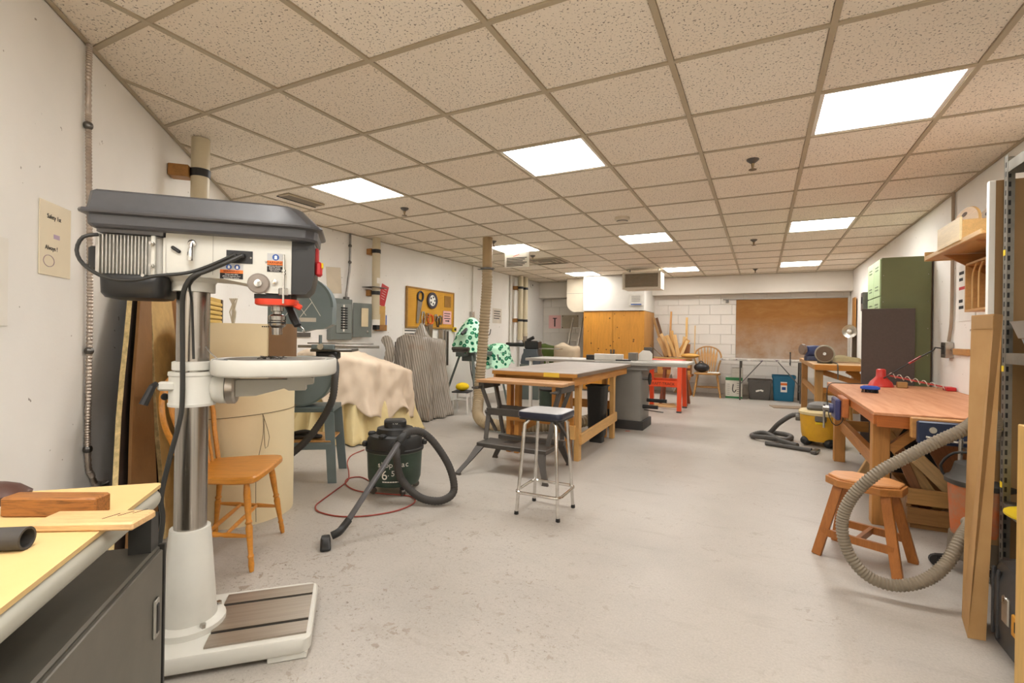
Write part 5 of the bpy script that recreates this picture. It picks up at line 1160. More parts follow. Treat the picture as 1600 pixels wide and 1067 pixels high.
bg = thing('black_bag', 'crumpled black bag on the seat of the far chair', 'bag', (-.99, 9.76, .452)); MB().ball((0, 0, .09), .125, 16, (1.1, .9, .72)).obj('body', paint('#211f20', .4, .2, 30, bump=.8, bscale=14), bg); MB().tube([(-.06, 0, .15), (-.02, .02, .21), (.05, .0, .16)], .01, 6, smooth=.02).obj('strap', BLACK, bg)
o = MB().prism(rrect(.2, .24, .02, 3), 0, .012, .003).obj('paper_stack', PAPER); o.location = (-.78, 9.74, .4515); tag(o, 'white papers on the far chair seat beside black bag', 'papers')
ft = thing('folding_table', 'grey folding table covered with paint marks against far wall', 'table', (0, 9.86, 0), 0)
s = NT('paint_splashed_top'); v = s.coord(); cc = s.mix(s.ramp(s.noise(v, 7, 5, .7), [(0.5, (0, 0, 0)), (0.62, (1, 1, 1))]), lin('#a9a39b'), lin('#d6d1ca')); cc = s.mix(s.ramp(s.noise(v, 12, 3, .6), [(0.66, (0, 0, 0)), (0.7, (1, 1, 1))]), cc, lin('#5c4a5a'))
MB().span((-.66, -.30, .695), (.85, .30, .73), .004).obj('tabletop', s.set(.5, 0, .3, cc), ft)
for x in (-.33, .60):
    MB().tube([(x, -.24, .695), (x, -.26, .02), (x, -.26, 0)], .014, 8).obj('leg', DSTEEL, ft); MB().tube([(x, .24, .695), (x, .26, 0)], .014, 8).obj('leg', DSTEEL, ft)
    MB().tube([(x, -.255, .28), (x + (.34 if x < 0 else -.34), -.2, .695)], .008, 8).obj('brace', DSTEEL, ft); MB().tube([(x, -.258, .16), (x, .258, .16)], .009, 8).obj('crossbar', DSTEEL, ft)
cp = thing('clamp', 'bar clamp gripping the folding table edge by the second bench', 'clamp', (.44, 9.56, .66)); MB().tube([(0, 0, .20), (0, 0, 0), (0, -.0, -.02)], .008, 8).tube([(0, -.01, .20), (0, .06, .20)], .012, 8).obj('bar', BLACK, cp); MB().cyl((0, .04, .0), (0, .04, .03), .012, n=8).bar((0, 0, 0), (0, .05, 0), .012, .012).obj('jaw', DSTEEL, cp)
# boxes under the folding table
cbx = thing('printed_carton', 'white and green printed carton under the folding table', 'carton', (-.44, 9.95, 0), 0)
MB().span((-.14, -.14, 0), (.14, .14, .38), .003).obj('carton', paint('#dcd8cc', .7), cbx); MB().span((-.141, -.1415, .325), (.141, -.1395, .38)).obj('green_band', paint('#2f7a46', .6), cbx); MB().span((-.141, -.1415, 0), (.141, -.1395, .035)).obj('green_band', paint('#2f7a46', .6), cbx)
MB().tube([(-.01, -.142, .26), (-.02, -.142, .15), (.01, -.142, .11), (.04, -.142, .16)], .008, 6, smooth=.02).obj('print_drawing', INK, cbx)
for k in range(12): MB().span((-.12 + (k % 2)*.17, -.1415, .07 + k*.018), (-.09 + (k % 2)*.17 + .02, -.1398, .076 + k*.018)).obj('print_dot', INK, cbx)
cb2 = thing('white_carton', 'small plain white carton on top of the green printed one', 'carton', (-.39, 9.95, .381)); MB().span((-.09, -.1, 0), (.09, .1, .17), .003).obj('carton', paint('#d9d4c8', .7), cb2); MB().span((-.09, -.1012, .08), (.09, -.1, .084)).obj('tape_seam', paint('#b9b09c', .6), cb2)
def tote(name, label, x, y, w, d, h, col, logo):
    t = thing(name, label, 'bin', (x, y, 0), 0)
    MB().loft([[Vector((px, py, z)) for px, py in rrect(w*k, d*k, .03, 4)] for z, k in ((0, .80), (.02, .84), (h - .05, .95), (h - .048, 1.0), (h, 1.0), (h, .93), (.03, .8))]).obj('tub', paint(col, .5, .06), t)
    MB().span((-w*.2, -d*.5 - .012, h - .05), (w*.2, -d*.5 + .005, h - .01), .004).obj('handle', paint(col, .5, .06), t)
    return t
gt = tote('storage_bin', 'dark grey plastic storage bin under the folding table', -.02, 9.96, .40, .34, .36, '#5b5854', 0)
MB().bar((-.06, -.151, .15), (.0, -.153, .17), .002, .03).bar((.0, -.152, .18), (.06, -.154, .16), .002, .03).obj('white_logo', WHITE, gt)
m = MB()
random.seed(5)
for k in range(10): m.box((random.uniform(-.14, .14), random.uniform(-.1, .1), .345), (.08, .06, .03), random.uniform(0, 3), .004)
tag(m.obj('bin_contents', paint('#6a5c4c', .8, .2)), 'jumbled scraps heaped in the dark grey bin', 'scraps', kind='stuff').location = (-.02, 9.96, 0)
bt = tote('storage_bin', 'teal blue plastic storage bin under the folding table', .36, 10.0, .37, .34, .45, '#1f6f93', 1)
MB().span((-.05, -.172, .16), (.05, -.168, .34)).obj('label', WHITE, bt); MB().span((-.05, -.1735, .28), (.05, -.1715, .32)).obj('label_band', ORANGE, bt); MB().span((-.03, -.1735, .2), (.03, -.1715, .25)).obj('label_picture', BLUE, bt)
o = MB().box((0, 0, .008), (.5, .30, .012), .2, .002).obj('floor_board', wood('#9d8a72', 'X')); o.location = (.40, 8.95, 0); tag(o, 'thin board lying on the floor before the blue bin', 'board')
# ------------------------------------------------------------------ second workbench with grinder
B2 = wood('#c07a2e', 'X', .65, .9, .45); B2Z = wood('#b5854c', 'Z', .65, .9); B2T = wood('#d2ab79', 'Y', .8, .6)
b2 = thing('workbench', 'second wooden workbench carrying the bench grinder near the lockers', 'workbench', (.93, 7.75, 0), 0)
MB().span((-.38, -1.15, .765), (.385, 1.15, .80), .003).obj('benchtop', B2T, b2); MB().span((-.38, -1.17, .735), (.385, -1.15, .80), .003).obj('front_edge', B2, b2); MB().span((-.395, -1.17, .745), (-.38, 1.15, .80), .003).obj('side_edge', wood('#b98a55', 'Y'), b2)
for x in (-.33, .33):
    for y in (-1.05, 1.05): MB().span((x - .04, y - .04, 0), (x + .04, y + .04, .765), .003).obj('leg', B2Z, b2)
MB().span((-.36, -1.07, .42), (-.33, 1.07, .50), .003).obj('stretcher', wood('#b5854c', 'Y'), b2); MB().bar((-.33, -.95, .72), (.1, -1.02, .58), .03, .06).obj('brace', B2, b2); MB().bar((.33, -1.0, .50), (-.05, -1.02, .74), .03, .07).obj('brace', B2, b2); MB().span((-.33, -1.08, .47), (.33, -1.04, .53), .003).obj('stretcher', B2, b2)
bg2 = thing('bench_grinder', 'blue bench grinder with a large buffing wheel on the second workbench', 'bench grinder', (.70, 7.12, .802), -.12)
MB().prism(rrect(.16, .24, .03, 3), 0, .04, .006).obj('base', DSTEEL, bg2); MB().lathe([(.05, -.14), (.07, -.12), (.075, 0), (.07, .12), (.05, .14)], (0, 0, .115), (0, 1, 0), 20).obj('motor', paint('#2d3e74', .45), bg2)
wh = MB().lathe([(.03, -.20), (.10, -.20), (.105, -.19), (.105, -.165), (.10, -.155), (.04, -.15)], (0, 0, .115), (0, 1, 0), 28).obj('wheel_guard', paint('#8c8473', .5), bg2); MB().lathe([(.088, -.206), (.09, -.2)], (0, 0, .115), (0, 1, 0), 28).obj('wheel', paint('#5a4634', .7), wh); MB().lathe([(.018, -.215), (.022, -.205)], (0, 0, .115), (0, 1, 0), 14).obj('nut', CHROME, wh)
wh = MB().lathe([(.03, .15), (.085, .155), (.09, .165), (.09, .19), (.085, .2), (.03, .2)], (0, 0, .115), (0, 1, 0), 28).obj('wheel_guard', paint('#2d3e74', .45), bg2)
MB().tube([(.06, -.1, .02), (.12, -.3, .01), (.13, -.54, .012), (.135, -.575, -.02), (.137, -.58, -.16)], .006, 8, smooth=.03).obj('cable', DSTEEL, bg2)
dr2 = thing('blue_drill', 'blue power tool standing behind the grinder on the second bench', 'power tool', (.64, 7.80, .802), .2); MB().lathe([(.04, -.13), (.07, -.11), (.08, 0), (.07, .12), (.05, .14)], (0, 0, .13), (1, .3, 0), 18).obj('motor', paint('#3a4672', .45), dr2); MB().prism(rrect(.22, .14, .03, 3), 0, .06, .004).obj('base', paint('#3a3f55', .5), dr2); MB().lathe([(.055, 0), (.075, .02), (.07, .05)], (-.12, -.04, .15), (-1, -.3, 0), 18).obj('wheel', paint('#7c6a5c', .5), dr2)
rg = drape('shop_rag', .17, .10, .06, cloth('#a89a76'), None, None, .1, 5, .12, 2.2, 41, m=5, n=60, bumps=((-.05, 0, .04, .08),)); rg.location = (.95, 7.45, .803); tag(rg, 'crumpled khaki rag on the second workbench', 'rag')
lp = thing('clamp_lamp', 'white reflector lamp on a dark post behind the second workbench', 'lamp', (1.08, 7.75, .802), 0)
MB().span((-.02, -.02, 0), (.02, .02, .42), .003).obj('post', wood('#4a3a2a', 'Z'), lp); sh_ = MB().lathe([(.02, -.06), (.03, -.03), (.08, 0), (.085, .004), (.076, .0), (.028, -.028)], (-.06, -.08, .40), (-.35, -.9, -.1), 24).obj('reflector', metal('#d4d0c8', .3), lp); MB().ball((-.062, -.085, .40), .028, 10).obj('bulb', WHITE, lp); MB().tube([(0, 0, .42), (-.02, -.01, .46), (-.05, -.05, .43)], .008, 8, smooth=.02).obj('arm', DSTEEL, lp)
o = MB().span((-.13, -.1, 0), (.13, .1, .01), .002).obj('black_plate', BLACK); o.location = (1.05, 8.1, .801); tag(o, 'flat black plate at the back of the second workbench', 'plate')
cb_ = thing('stacking_stool', 'pale wooden stool tucked under the second workbench', 'stool', (.80, 6.95, 0), 0)
MB().span((-.14, -.12, .43), (.14, .12, .47), .006).obj('seat', wood('#cf9c55', 'X'), cb_)
for sx in (-1, 1):
    for sy in (-1, 1): MB().bar((sx*.12, sy*.1, .43), (sx*.14, sy*.12, 0), .03, .03).obj('leg', wood('#cf9c55', 'Z'), cb_)
MB().span((-.13, -.125, .33), (.13, -.1, .37)).obj('rail', wood('#cf9c55', 'X'), cb_)

# ------------------------------------------------------------------ yellow shop vacuum
YV = paint('#d8a326', .42, .08, 12)
yv = thing('shop_vacuum', 'yellow drum shop vacuum with grey lid beside the workbench', 'vacuum cleaner', (.56, 5.93, 0), -1.7)
MB().lathe([(.14, .05), (.165, .055), (.18, .12), (.195, .32)], n=36).obj('drum', YV, yv); yl = MB().lathe([(.197, .315), (.205, .32), (.205, .345), (.19, .36), (.15, .365)], n=36).obj('lid_ring', paint('#cdb98a', .5), yv); MB().loft([[Vector((x, y, z)) for x, y in rrect(w, .24*w/.26, .06, 5)] for z, w in ((.36, .26), (.39, .28), (.42, .25), (.44, .16))]).obj('motor_cover', paint('#5d5a55', .5), yl)
for a in (.5, 2.1, -2.6, -1.0): MB().ball((.15*math.cos(a), .15*math.sin(a), .048), .047, 10, (1.2, 1.2, 1)).obj('caster', BLK2, yv)
MB().box((.19, 0, .29), (.03, .10, .06), None, .01).obj('latch', paint('#6a655c', .5), yv); MB().box((.193, 0, .245), (.02, .09, .02), None, .004).obj('latch_tab', YELLOW, yv)
MB().lathe([(.034, .17), (.034, .23)], (0, 0, .26), (-.1, -1, 0), 16).obj('hose_port', paint('#6a655c', .5), yv)
yh = thing('vacuum_hose', 'grey vacuum hose looped on the floor left of the yellow vacuum', 'hose', (0, 0, 0))
MB().tube([(.40, 6.02, .28), (.30, 6.02, .27), (.18, 6.04, .17), (.10, 6.08, .06), (.06, 6.15, .025), (.14, 6.28, .025), (.26, 6.22, .026), (.30, 6.08, .026), (.22, 5.88, .026), (.05, 5.82, .045), (-.06, 5.90, .03), (-.07, 6.02, .026), (.04, 6.0, .06), (.20, 5.76, .035), (.33, 5.62, .028)], .025, 10, smooth=.01, rib=.05).obj('ribbed_hose', paint('#4d4a46', .6), yh)
MB().tube([(.05, 5.62, .022), (.38, 5.50, .022), (.44, 5.47, .025)], .02, 10).obj('wand', paint('#4d4a46', .5), yh); MB().box((.47, 5.46, .02), (.05, .16, .03), -.3, .006).obj('floor_nozzle', DSTEEL, yh)

# ------------------------------------------------------------------ main workbench on the right
BT = NT('bench_plywood'); v = BT.coord(scale=(10, 1.0, 10)); cc = BT.ramp(BT.noise(v, 2, 6, .6, .6), [(0.3, lin('#bd7f56')), (0.6, lin('#cf9670')), (0.8, lin('#d9a682'))]); BTM = BT.set(.5, 0, .3, cc)
EDG = wood('#b96a2c', 'X', .6, .8, .4); LEG = wood('#bd8444', 'Z', .65, .8); LEGX = wood('#bd8444', 'X', .65, .8); LEGY = wood('#b07436', 'Y', .65, .8)
wbn = thing('workbench', 'sturdy workbench with reddish plywood top and two vises, right', 'workbench', (.975, 4.41, 0), 0)
MB().span((-.415, -1.09, .665), (.42, 1.09, .682), .002).obj('benchtop', BTM, wbn); MB().span((-.40, -1.08, .60), (.42, -1.045, .665), .003).obj('front_edge', EDG, wbn); MB().span((-.415, -1.075, .612), (-.385, 1.09, .665), .003).obj('side_edge', wood('#b96a2c', 'Y', .6, .8, .4), wbn)
for x, y in ((-.345, -.85), (.36, -.85), (-.345, .82), (.36, .82)): MB().span((x - .042, y - .042, 0), (x + .042, y + .042, .665), .004).obj('leg', LEG, wbn)
MB().span((-.345, -.82, .28), (-.30, .79, .37), .003).obj('stretcher', LEGY, wbn); MB().span((-.30, .79, .28), (.32, .82, .37), .003).obj('stretcher', LEGX, wbn)
MB().bar((-.30, -.85, .44), (-.10, -.85, .63), .04, .05).obj('brace', LEGX, wbn)
BV = paint('#1d2b47', .42, .1)
v1 = thing('woodworking_vise', 'navy blue woodworking vise bolted to near edge of the right workbench', 'vise', (.93, 3.31, 0), 0)
MB().span((-.22, -.05, .565), (.36, -.015, .675), .005).obj('wood_jaw_liner', wood('#c08b4d', 'X'), v1); MB().span((-.20, -.085, .545), (.36, -.05, .662), .006).obj('front_jaw', BV, v1)
for x in (-.14, .16): MB().cyl((x, -.086, .62), (x, -.094, .62), .016, n=14).obj('screw_cap', STEEL, v1); MB().cyl((x, -.05, .575), (x, .17, .575), .014, n=10).obj('guide_rod', DSTEEL, v1)
MB().tube([(-.17, -.10, .585), (-.05, -.14, .575), (.02, -.13, .59)], .006, 8, smooth=.02).obj('pin', STEEL, v1); MB().cyl((.02, -.16, .56), (.02, -.05, .575), .02, n=14).obj('spindle', STEEL, v1); MB().cyl((-.055, -.165, .42), (-.05, -.165, .60), .009, n=10).obj('handle_bar', STEEL, v1)
v3 = thing('woodworking_vise', 'blue and steel vise on the left side of right workbench', 'vise', (.556, 4.30, 0), 0)
MB().span((-.04, -.17, .53), (-.002, .14, .665), .005).obj('wood_jaw_liner', wood('#b0642e', 'Y'), v3); MB().span((-.075, -.10, .50), (-.041, .14, .65), .008).obj('front_jaw', paint('#3a3d66', .4), v3); MB().cyl((-.14, .04, .57), (-.05, .04, .57), .018, n=12).obj('spindle', STEEL, v3); MB().cyl((-.13, .04, .42), (-.13, .04, .60), .008, n=10).obj('handle_bar', STEEL, v3); MB().cyl((-.10, .04, .57), (-.07, .04, .57), .035, n=16).obj('nut_plate', paint('#3a3d66', .4), v3)
dk_ = thing('black_crate', 'black crate standing under the right workbench', 'crate', (1.02, 4.75, 0), 0)
bb = MB()
for a, b_ in (((-.22, -.2, 0), (.22, -.19, .50)), ((-.22, .19, 0), (.22, .2, .50)), ((-.22, -.19, 0), (-.21, .19, .50)), ((.21, -.19, 0), (.22, .19, .50)), ((-.21, -.19, 0), (.21, .19, .01))): bb.span(a, b_)
bb.obj('box', BLACK, dk_); MB().span((-.225, -.205, .48), (.225, -.19, .51)).span((-.225, -.19, .48), (-.21, .205, .51)).obj('rim', BLACK, dk_)
random.seed(3)
m = MB()
for k in range(16): m.cyl((random.uniform(-.16, .16), random.uniform(-.14, .14), .30), (random.uniform(-.2, .2), random.uniform(-.17, .17), .56), .014, n=7)
tag(m.obj('crate_scraps', DSTEEL), 'tangle of metal rod scraps poking out of the black crate', 'scraps', kind='stuff').location = dk_.location
# lumber rack under the bench
lr = thing('lumber_crate', 'long rough lumber crate on the floor under the right workbench', 'crate', (1.06, 3.72, 0), 0)
RW = wood('#9c7140', 'X', .6, .8)
MB().span((-.30, -.17, .03), (.225, -.145, .12), .003).obj('side_plank', RW, lr); MB().span((-.30, -.17, .14), (.225, -.145, .23), .003).obj('side_plank', wood('#b98d54', 'X', .6, .8), lr); MB().span((-.30, .20, .03), (.225, .225, .23), .003).obj('side_plank', RW, lr); MB().span((-.30, -.145, .03), (-.275, .20, .22), .003).obj('end_plank', RW, lr); MB().span((-.28, -.145, .0), (.225, .20, .03)).obj('bottom', RW, lr)
ofc = [(-.10, .02, .07, .62, -.55, '#c9a066', 'long pale board slanting from crate up to the vise'), (.05, -.06, .075, .40, -.75, '#d3b07a', 'pale strip lying over the lumber crate'), (.10, .08, .16, .52, -.45, '#a9764a', 'wide reddish plywood offcut leaning in the lumber crate'), (-.18, -.02, .05, .40, -.35, '#8d5c34', 'thin brown stick at the left of lumber crate'), (.16, -.1, .06, .30, -.9, '#c5995c', 'short notched offcut across the front of lumber crate'), (.22, .12, .20, .46, .12, '#96633c', 'curved brown sheet at the right of lumber crate')]
for k, (x, y, w, L, tilt, col, lb_) in enumerate(ofc):
    o = MB().box((0, 0, L/2), (w, .02, L), None, .003).obj('lumber_offcut', wood(col, 'Z', .65, .8)); o.location = (1.06 + x, 3.72 + y, .06 + abs(w/2*math.sin(tilt))); o.rotation_euler = (-.10, tilt, 0); tag(o, lb_, 'offcut', 'offcuts in the crate under the bench')
o = MB().box((0, 0, 0), (.075, .03, 1.0), None, .003).obj('long_plank', wood('#cda36a', 'Z', .7, .8)); o.location = (.72, 4.08, .335); o.rotation_euler = (.98, .10, 0); tag(o, 'long pale plank slanting under the left side of right workbench', 'plank')
# desk lamp and brush on the bench
rl_ = thing('desk_lamp', 'red metal desk lamp lying on the workbench with spring arm', 'lamp', (.93, 5.25, .683), 0)
MB().lathe([(.090, 0), (.093, .004), (.078, .04), (.045, .075), (.036, .09), (.034, .145), (.024, .152)], n=28).obj('shade', paint('#c5362f', .35, .08), rl_); MB().lathe([(.083, .003), (.07, .032), (.03, .04)], n=24).obj('shade_inside', WHITE, rl_)
for y in (-.015, .015): MB().bar((.05, y, .10), (.43, y - .10, .02), .012, .012).obj('arm', paint('#b5403a', .4), rl_)
m = MB().tube([(.06 + .0085*k, -.01 - .0025*k + .022*math.cos(k*1.05), .105 - .0021*k + .02*math.sin(k*1.05)) for k in range(42)], .003, 6, smooth=.012); m.obj('coiled_cord', paint('#d8cfc0', .5), rl_)
MB().span((.40, -.17, 0), (.46, -.06, .03), .004).obj('base_clamp', RED, rl_); MB().tube([(.05, 0, .05), (-.08, .02, .016), (-.25, .0, .012), (-.36, -.04, .012), (-.40, -.1, -.02), (-.41, -.16, -.12), (-.40, -.25, -.27), (-.36, -.28, -.33), (-.30, -.2, -.30), (-.28, -.1, -.2)], .004, 8, smooth=.03).obj('power_cord', CABLE, rl_)
MB().span((.10, -.08, 0), (.17, -.03, .05), .004).obj('wood_block', wood('#a9834f', 'X'), rl_)
br = thing('scrub_brush', 'blue handled scrub brush lying on the workbench', 'brush', (.74, 4.55, .683), -.35); MB().loft([[Vector((x, y, z)) for x, y in rrect(w, .06*w/.2, .025, 5)] for z, w in ((.03, .17), (.036, .2), (.055, .2), (.066, .14))]).obj('handle', paint('#2a4fae', .4), br); m = MB()
random.seed(2)
for k in range(70): x, y = random.uniform(-.08, .08), random.uniform(-.024, .024); m.bar((x, y, .032), (x*1.06, y*1.15, 0.001), .006, .006)
m.obj('bristles', BLACK, br)['kind'] = 'stuff'; br.scale = (.62, .75, .8)
# ------------------------------------------------------------------ octagonal stool
os_ = thing('octagonal_stool', 'wooden stool with elongated octagonal seat and splayed legs', 'stool', (.465, 2.945, 0), -.42)
ow, od = .158, .108
octo = [(ow, -od*.45), (ow, od*.45), (ow*.55, od), (-ow*.55, od), (-ow, od*.45), (-ow, -od*.45), (-ow*.55, -od), (ow*.55, -od)]
SE = wood('#c98c56', 'X', .7, 1.2, .4); LG = wood('#a8682e', 'Z', .65, 1.2, .4)
MB().prism(octo, .35, .385, .002).obj('seat_edge', wood('#b5783e', 'X', .7, 1.2, .4), os_); MB().prism([(x*.93, y*.90) for x, y in octo], .384, .397, .004).obj('seat', SE, os_)
for sx in (1, -1):
    for sy in (1, -1): MB().bar((sx*.095, sy*.055, .355), (sx*.165, sy*.135, .0), .042, .022, (0, 1, 0), .002).obj('leg', LG, os_)
for sy in (1, -1): MB().bar((.145, sy*.112, .115), (-.145, sy*.112, .115), .018, .035).obj('stretcher', LG, os_)
MB().bar((0, .112, .115), (0, -.112, .115), .018, .03).obj('stretcher', LG, os_)
# ------------------------------------------------------------------ grey canister vacuum and its hose
cv_ = thing('canister_vacuum', 'dusty orange and black upright canister vacuum behind the cardboard', 'vacuum cleaner', (.93, 3.04, 0), -1.9)
s = NT('dusty_orange'); v = s.coord(); sep = s.n('ShaderNodeSeparateXYZ'); s.l(v, sep.inputs[0]); cc = s.mix(s.ramp(s.noise(v, 6, 5, .7), [(0.4, (0, 0, 0)), (0.65, (1, 1, 1))]), lin('#c86a38'), lin('#a08469'))
MB().lathe([(.10, .09), (.105, .10), (.115, .22), (.125, .40), (.128, .41)], n=28).obj('canister', s.set(.55, 0, .3, cc), cv_); MB().lathe([(.11, .06), (.125, .07), (.118, .17), (.105, .17)], n=28).obj('base_shell', paint('#6d6252', .6, .1), cv_)
MB().lathe([(.128, .405), (.138, .41), (.138, .43), (.12, .44), (.11, .46), (.10, .50), (.06, .51)], n=28).obj('lid', paint('#3b3833', .55, .15), cv_); MB().prism(rrect(.11, .10, .02, 3), .50, .60, .01).obj('motor_head', paint('#38352f', .5, .15), cv_)
MB().tube([(.0, -.13, .42), (.0, -.15, .47), (.0, -.10, .54), (.0, .0, .55)], .006, 8, smooth=.02).obj('carry_handle', BLACK, cv_)
for a in (.3, 1.9, -2.7, -1.2): MB().bar((.06*math.cos(a), .06*math.sin(a), .055), (.17*math.cos(a), .17*math.sin(a), .045), .03, .015).obj('caster_leg', BLACK, cv_); MB().cyl((.17*math.cos(a) - .01*math.sin(a), .17*math.sin(a) + .01*math.cos(a), .026), (.17*math.cos(a) + .01*math.sin(a), .17*math.sin(a) - .01*math.cos(a), .026), .026, n=14).obj('wheel', BLK2, cv_)
text('lettering', '621', .045, paint('#3a2a20', .7), cv_, (.128, .0, .355), (0, 1, 0), (0, 0, 1))
ch_ = MB().tube([(.86, 2.98, .24), (.80, 2.74, .30), (.745, 2.64, .27), (.68, 2.58, .17), (.60, 2.54, .10), (.50, 2.53, .062), (.41, 2.54, .08), (.345, 2.56, .16), (.325, 2.57, .28), (.36, 2.56, .40), (.44, 2.55, .51), (.54, 2.56, .59), (.64, 2.58, .66), (.735, 2.60, .72), (.80, 2.66, .765), (.87, 2.78, .78), (.92, 2.86, .70), (.95, 2.95, .60)], .0235, 14, smooth=.0062, rib=.09).obj('vacuum_hose', paint('#857a69', .55, .06))
tag(ch_, 'thick grey-brown ribbed hose looping in front of the octagonal stool', 'hose')

# ------------------------------------------------------------------ lockers and dark board
LKD = paint('#70754f', .5, .04); LKL = paint('#a9bf92', .45, .03)
lk = thing('lockers', 'olive green steel lockers with pale green louvred doors', 'lockers', (1.19, 6.04, 0), 0)
MB().span((-.18, -.30, .0), (.195, .30, 1.87), .003).obj('body', LKD, lk)
for k in range(2):
    for z0, z1 in ((.06, 1.50), (1.51, 1.86)):
        y0 = -.295 + k*.297; d = MB().span((-.192, y0, z0), (-.18, y0 + .29, z1), .002).obj('door', LKL, lk)
        for zz in ((z1 - .07), (z1 - .10), z0 + .06, z0 + .09): MB().span((-.1945, y0 + .08, zz), (-.1918, y0 + .21, zz + .008)).obj('louvre', paint('#4a5540', .5), d)
MB().span((.193, -.303, 0), (.199, -.297, 1.87)).obj('rear_flange', paint('#4b3320', .6), lk)
for k in range(7):
    for x in (-.165, .17): MB().ball((x, -.301, .2 + k*.25), .004, 6).obj('rivet', STEEL, lk)
eb = thing('wall_box', 'small grey steel box fixed beside the lockers', 'electrical box', (1.0, 6.42, 1.50)); MB().span((-.04, -.05, -.10), (.05, .06, .10), .004).obj('case', DSTEEL, eb); MB().span((-.046, -.02, -.02), (-.04, .02, .05)).obj('latch', BLACK, eb)
pz = MB().box((0, 0, .69), (.40, .02, 1.38), None, .002).obj('dark_board', paint('#564c47', .75, .08, 60)); pz.location = (1.045, 5.64, .001); tag(pz, 'dark brown textured board standing in front of the lockers', 'board')

# ------------------------------------------------------------------ right wall fittings
sf = thing('wall_shelf', 'plain plywood shelf with slanting brackets high on right wall', 'shelf', (1.40, 4.5, 0), 0)
SHW = wood('#c79a5f', 'Y', .75, .8)
MB().span((-.27, -.75, 1.705), (-.001, .33, 1.722), .002).obj('board', SHW, sf); MB().span((-.28, -.75, 1.705), (-.27, .33, 1.735), .002).obj('lip', wood('#dcb57c', 'Y', .8, .8), sf); MB().span((-.28, .33, 1.70), (-.001, .345, 1.77), .002).obj('end_lip', wood('#d3a868', 'X', .8, .8), sf)
MB().plate([(-.24, 0), (0, 0), (0, -.16)], (0, .05, 1.70), (1, 0, 0), (0, 0, 1), .018).obj('bracket', wood('#a8713a', 'X'), sf); MB().plate([(-.24, 0), (0, 0), (0, -.16)], (0, -.55, 1.70), (1, 0, 0), (0, 0, 1), .018).obj('bracket', wood('#a8713a', 'X'), sf)
tb_ = thing('wooden_carrier', 'pale wooden carrier with rounded handled ends on the wall shelf', 'wooden box', (1.23, 4.35, 1.723), 0)
CW = wood('#d8af70', 'Y', .8, .8)
prof = [(-.27, 0), (.22, 0), (.22, .14)] + [(-.025 + .245*math.cos(a), .14 + .115*math.sin(a)) for a in [PI*k/14 for k in range(1, 14)]] + [(-.27, .14)]
for x in (.10, -.02):
    e_ = MB().plate(prof, (x, 0, 0), (0, 1, 0), (0, 0, 1), .015).obj('arched_panel', CW, tb_)
    MB().plate([(-.025 + .05*math.cos(a), .215 + .014*math.sin(a)) for a in [2*PI*k/14 for k in range(14)]], (x - .0008, 0, 0), (0, 1, 0), (0, 0, 1), .0166).obj('hand_hole', paint('#6d5537', .7), e_)
MB().span((-.12, -.30, 0), (-.106, .14, .15), .002).obj('side_panel', wood('#efdcb0', 'Y', .9, .8), tb_); MB().span((-.106, .125, 0), (.10, .14, .13), .002).obj('end_panel', CW, tb_); MB().span((-.106, -.30, 0), (.10, -.285, .13), .002).obj('end_panel', CW, tb_); MB().span((-.106, -.285, 0), (.115, .125, .012)).obj('bottom', CW, tb_)
cu = thing('wall_cubby', 'small wooden cubby box with arched dividers on the right wall', 'cubby', (1.40, 4.36, 1.46), 0)
m = MB()
for a, b_ in (((-.12, -.19, -.17), (-.001, -.175, .17)), ((-.12, .175, -.17), (-.001, .19, .17)), ((-.12, -.175, .155), (-.001, .175, .17)), ((-.12, -.175, -.17), (-.001, .175, -.155))): m.span(a, b_, .001)
m.obj('frame', SHW, cu); MB().span((-.012, -.175, -.155), (-.002, .175, .155)).obj('back_panel', wood('#a9743c', 'Z'), cu)
for y in (-.05, .06): MB().tube([(-.115, y, -.15), (-.115, y, .06), (-.115, y - .03, .12), (-.115, y - .07, .148)], .006, 6, smooth=.02).obj('arched_rib', wood('#d3a868', 'Z'), cu)
def rwall(name, label, cat, y0, y1, z0, z1, mat, t=.003):
    o = thing(name, label, cat, (XR - .0015, (y0+y1)/2, (z0+z1)/2)); MB().span((-t, -(y1-y0)/2, -(z1-z0)/2), (0, (y1-y0)/2, (z1-z0)/2), .0006).obj('sheet', mat, o); return o
rp = rwall('printed_notice', 'white printed notice half hidden behind the wooden cubby', 'notice', 4.74, 5.08, 1.24, 1.68, WHITE)
for k, (z, w, mt) in enumerate(((.16, .10, INK), (.11, .08, INK), (.04, .14, RED), (-.06, .08, INK), (-.11, .10, INK))): MB().span((-.0042, .17 - w, z - .012), (-.003, .17, z + .012)).obj('print_line', mt, rp)
conduit('steel_conduit', 'grey conduit down the right wall to an outlet box', [(XR - .016, 5.20, 2.30), (XR - .016, 5.20, 1.8), (XR - .016, 5.20, 1.3), (XR - .016, 5.24, 1.13), (XR - .02, 5.25, 1.08)], .012, paint('#a6937f', .5))
ob_ = thing('outlet_box', 'steel outlet box on the right wall with a plugged cord', 'outlet', (XR, 5.25, 1.01)); MB().span((-.055, -.06, -.065), (-.001, .06, .065), .004).obj('box', STEEL, ob_); MB().span((-.057, -.035, -.035), (-.055, .035, .035)).obj('socket_face', DSTEEL, ob_)
MB().tube([(-.06, -.03, .01), (-.12, -.05, .02), (-.14, -.1, .0), (-.28, -.10, -.10), (-.42, -.06, -.22), (-.50, -.02, -.29)], .005, 8, smooth=.03).obj('plugged_cord', CABLE, ob_); MB().tube([(-.22, -.10, -.055), (-.30, -.095, -.118)], .008, 8).obj('red_connector', RED, ob_)
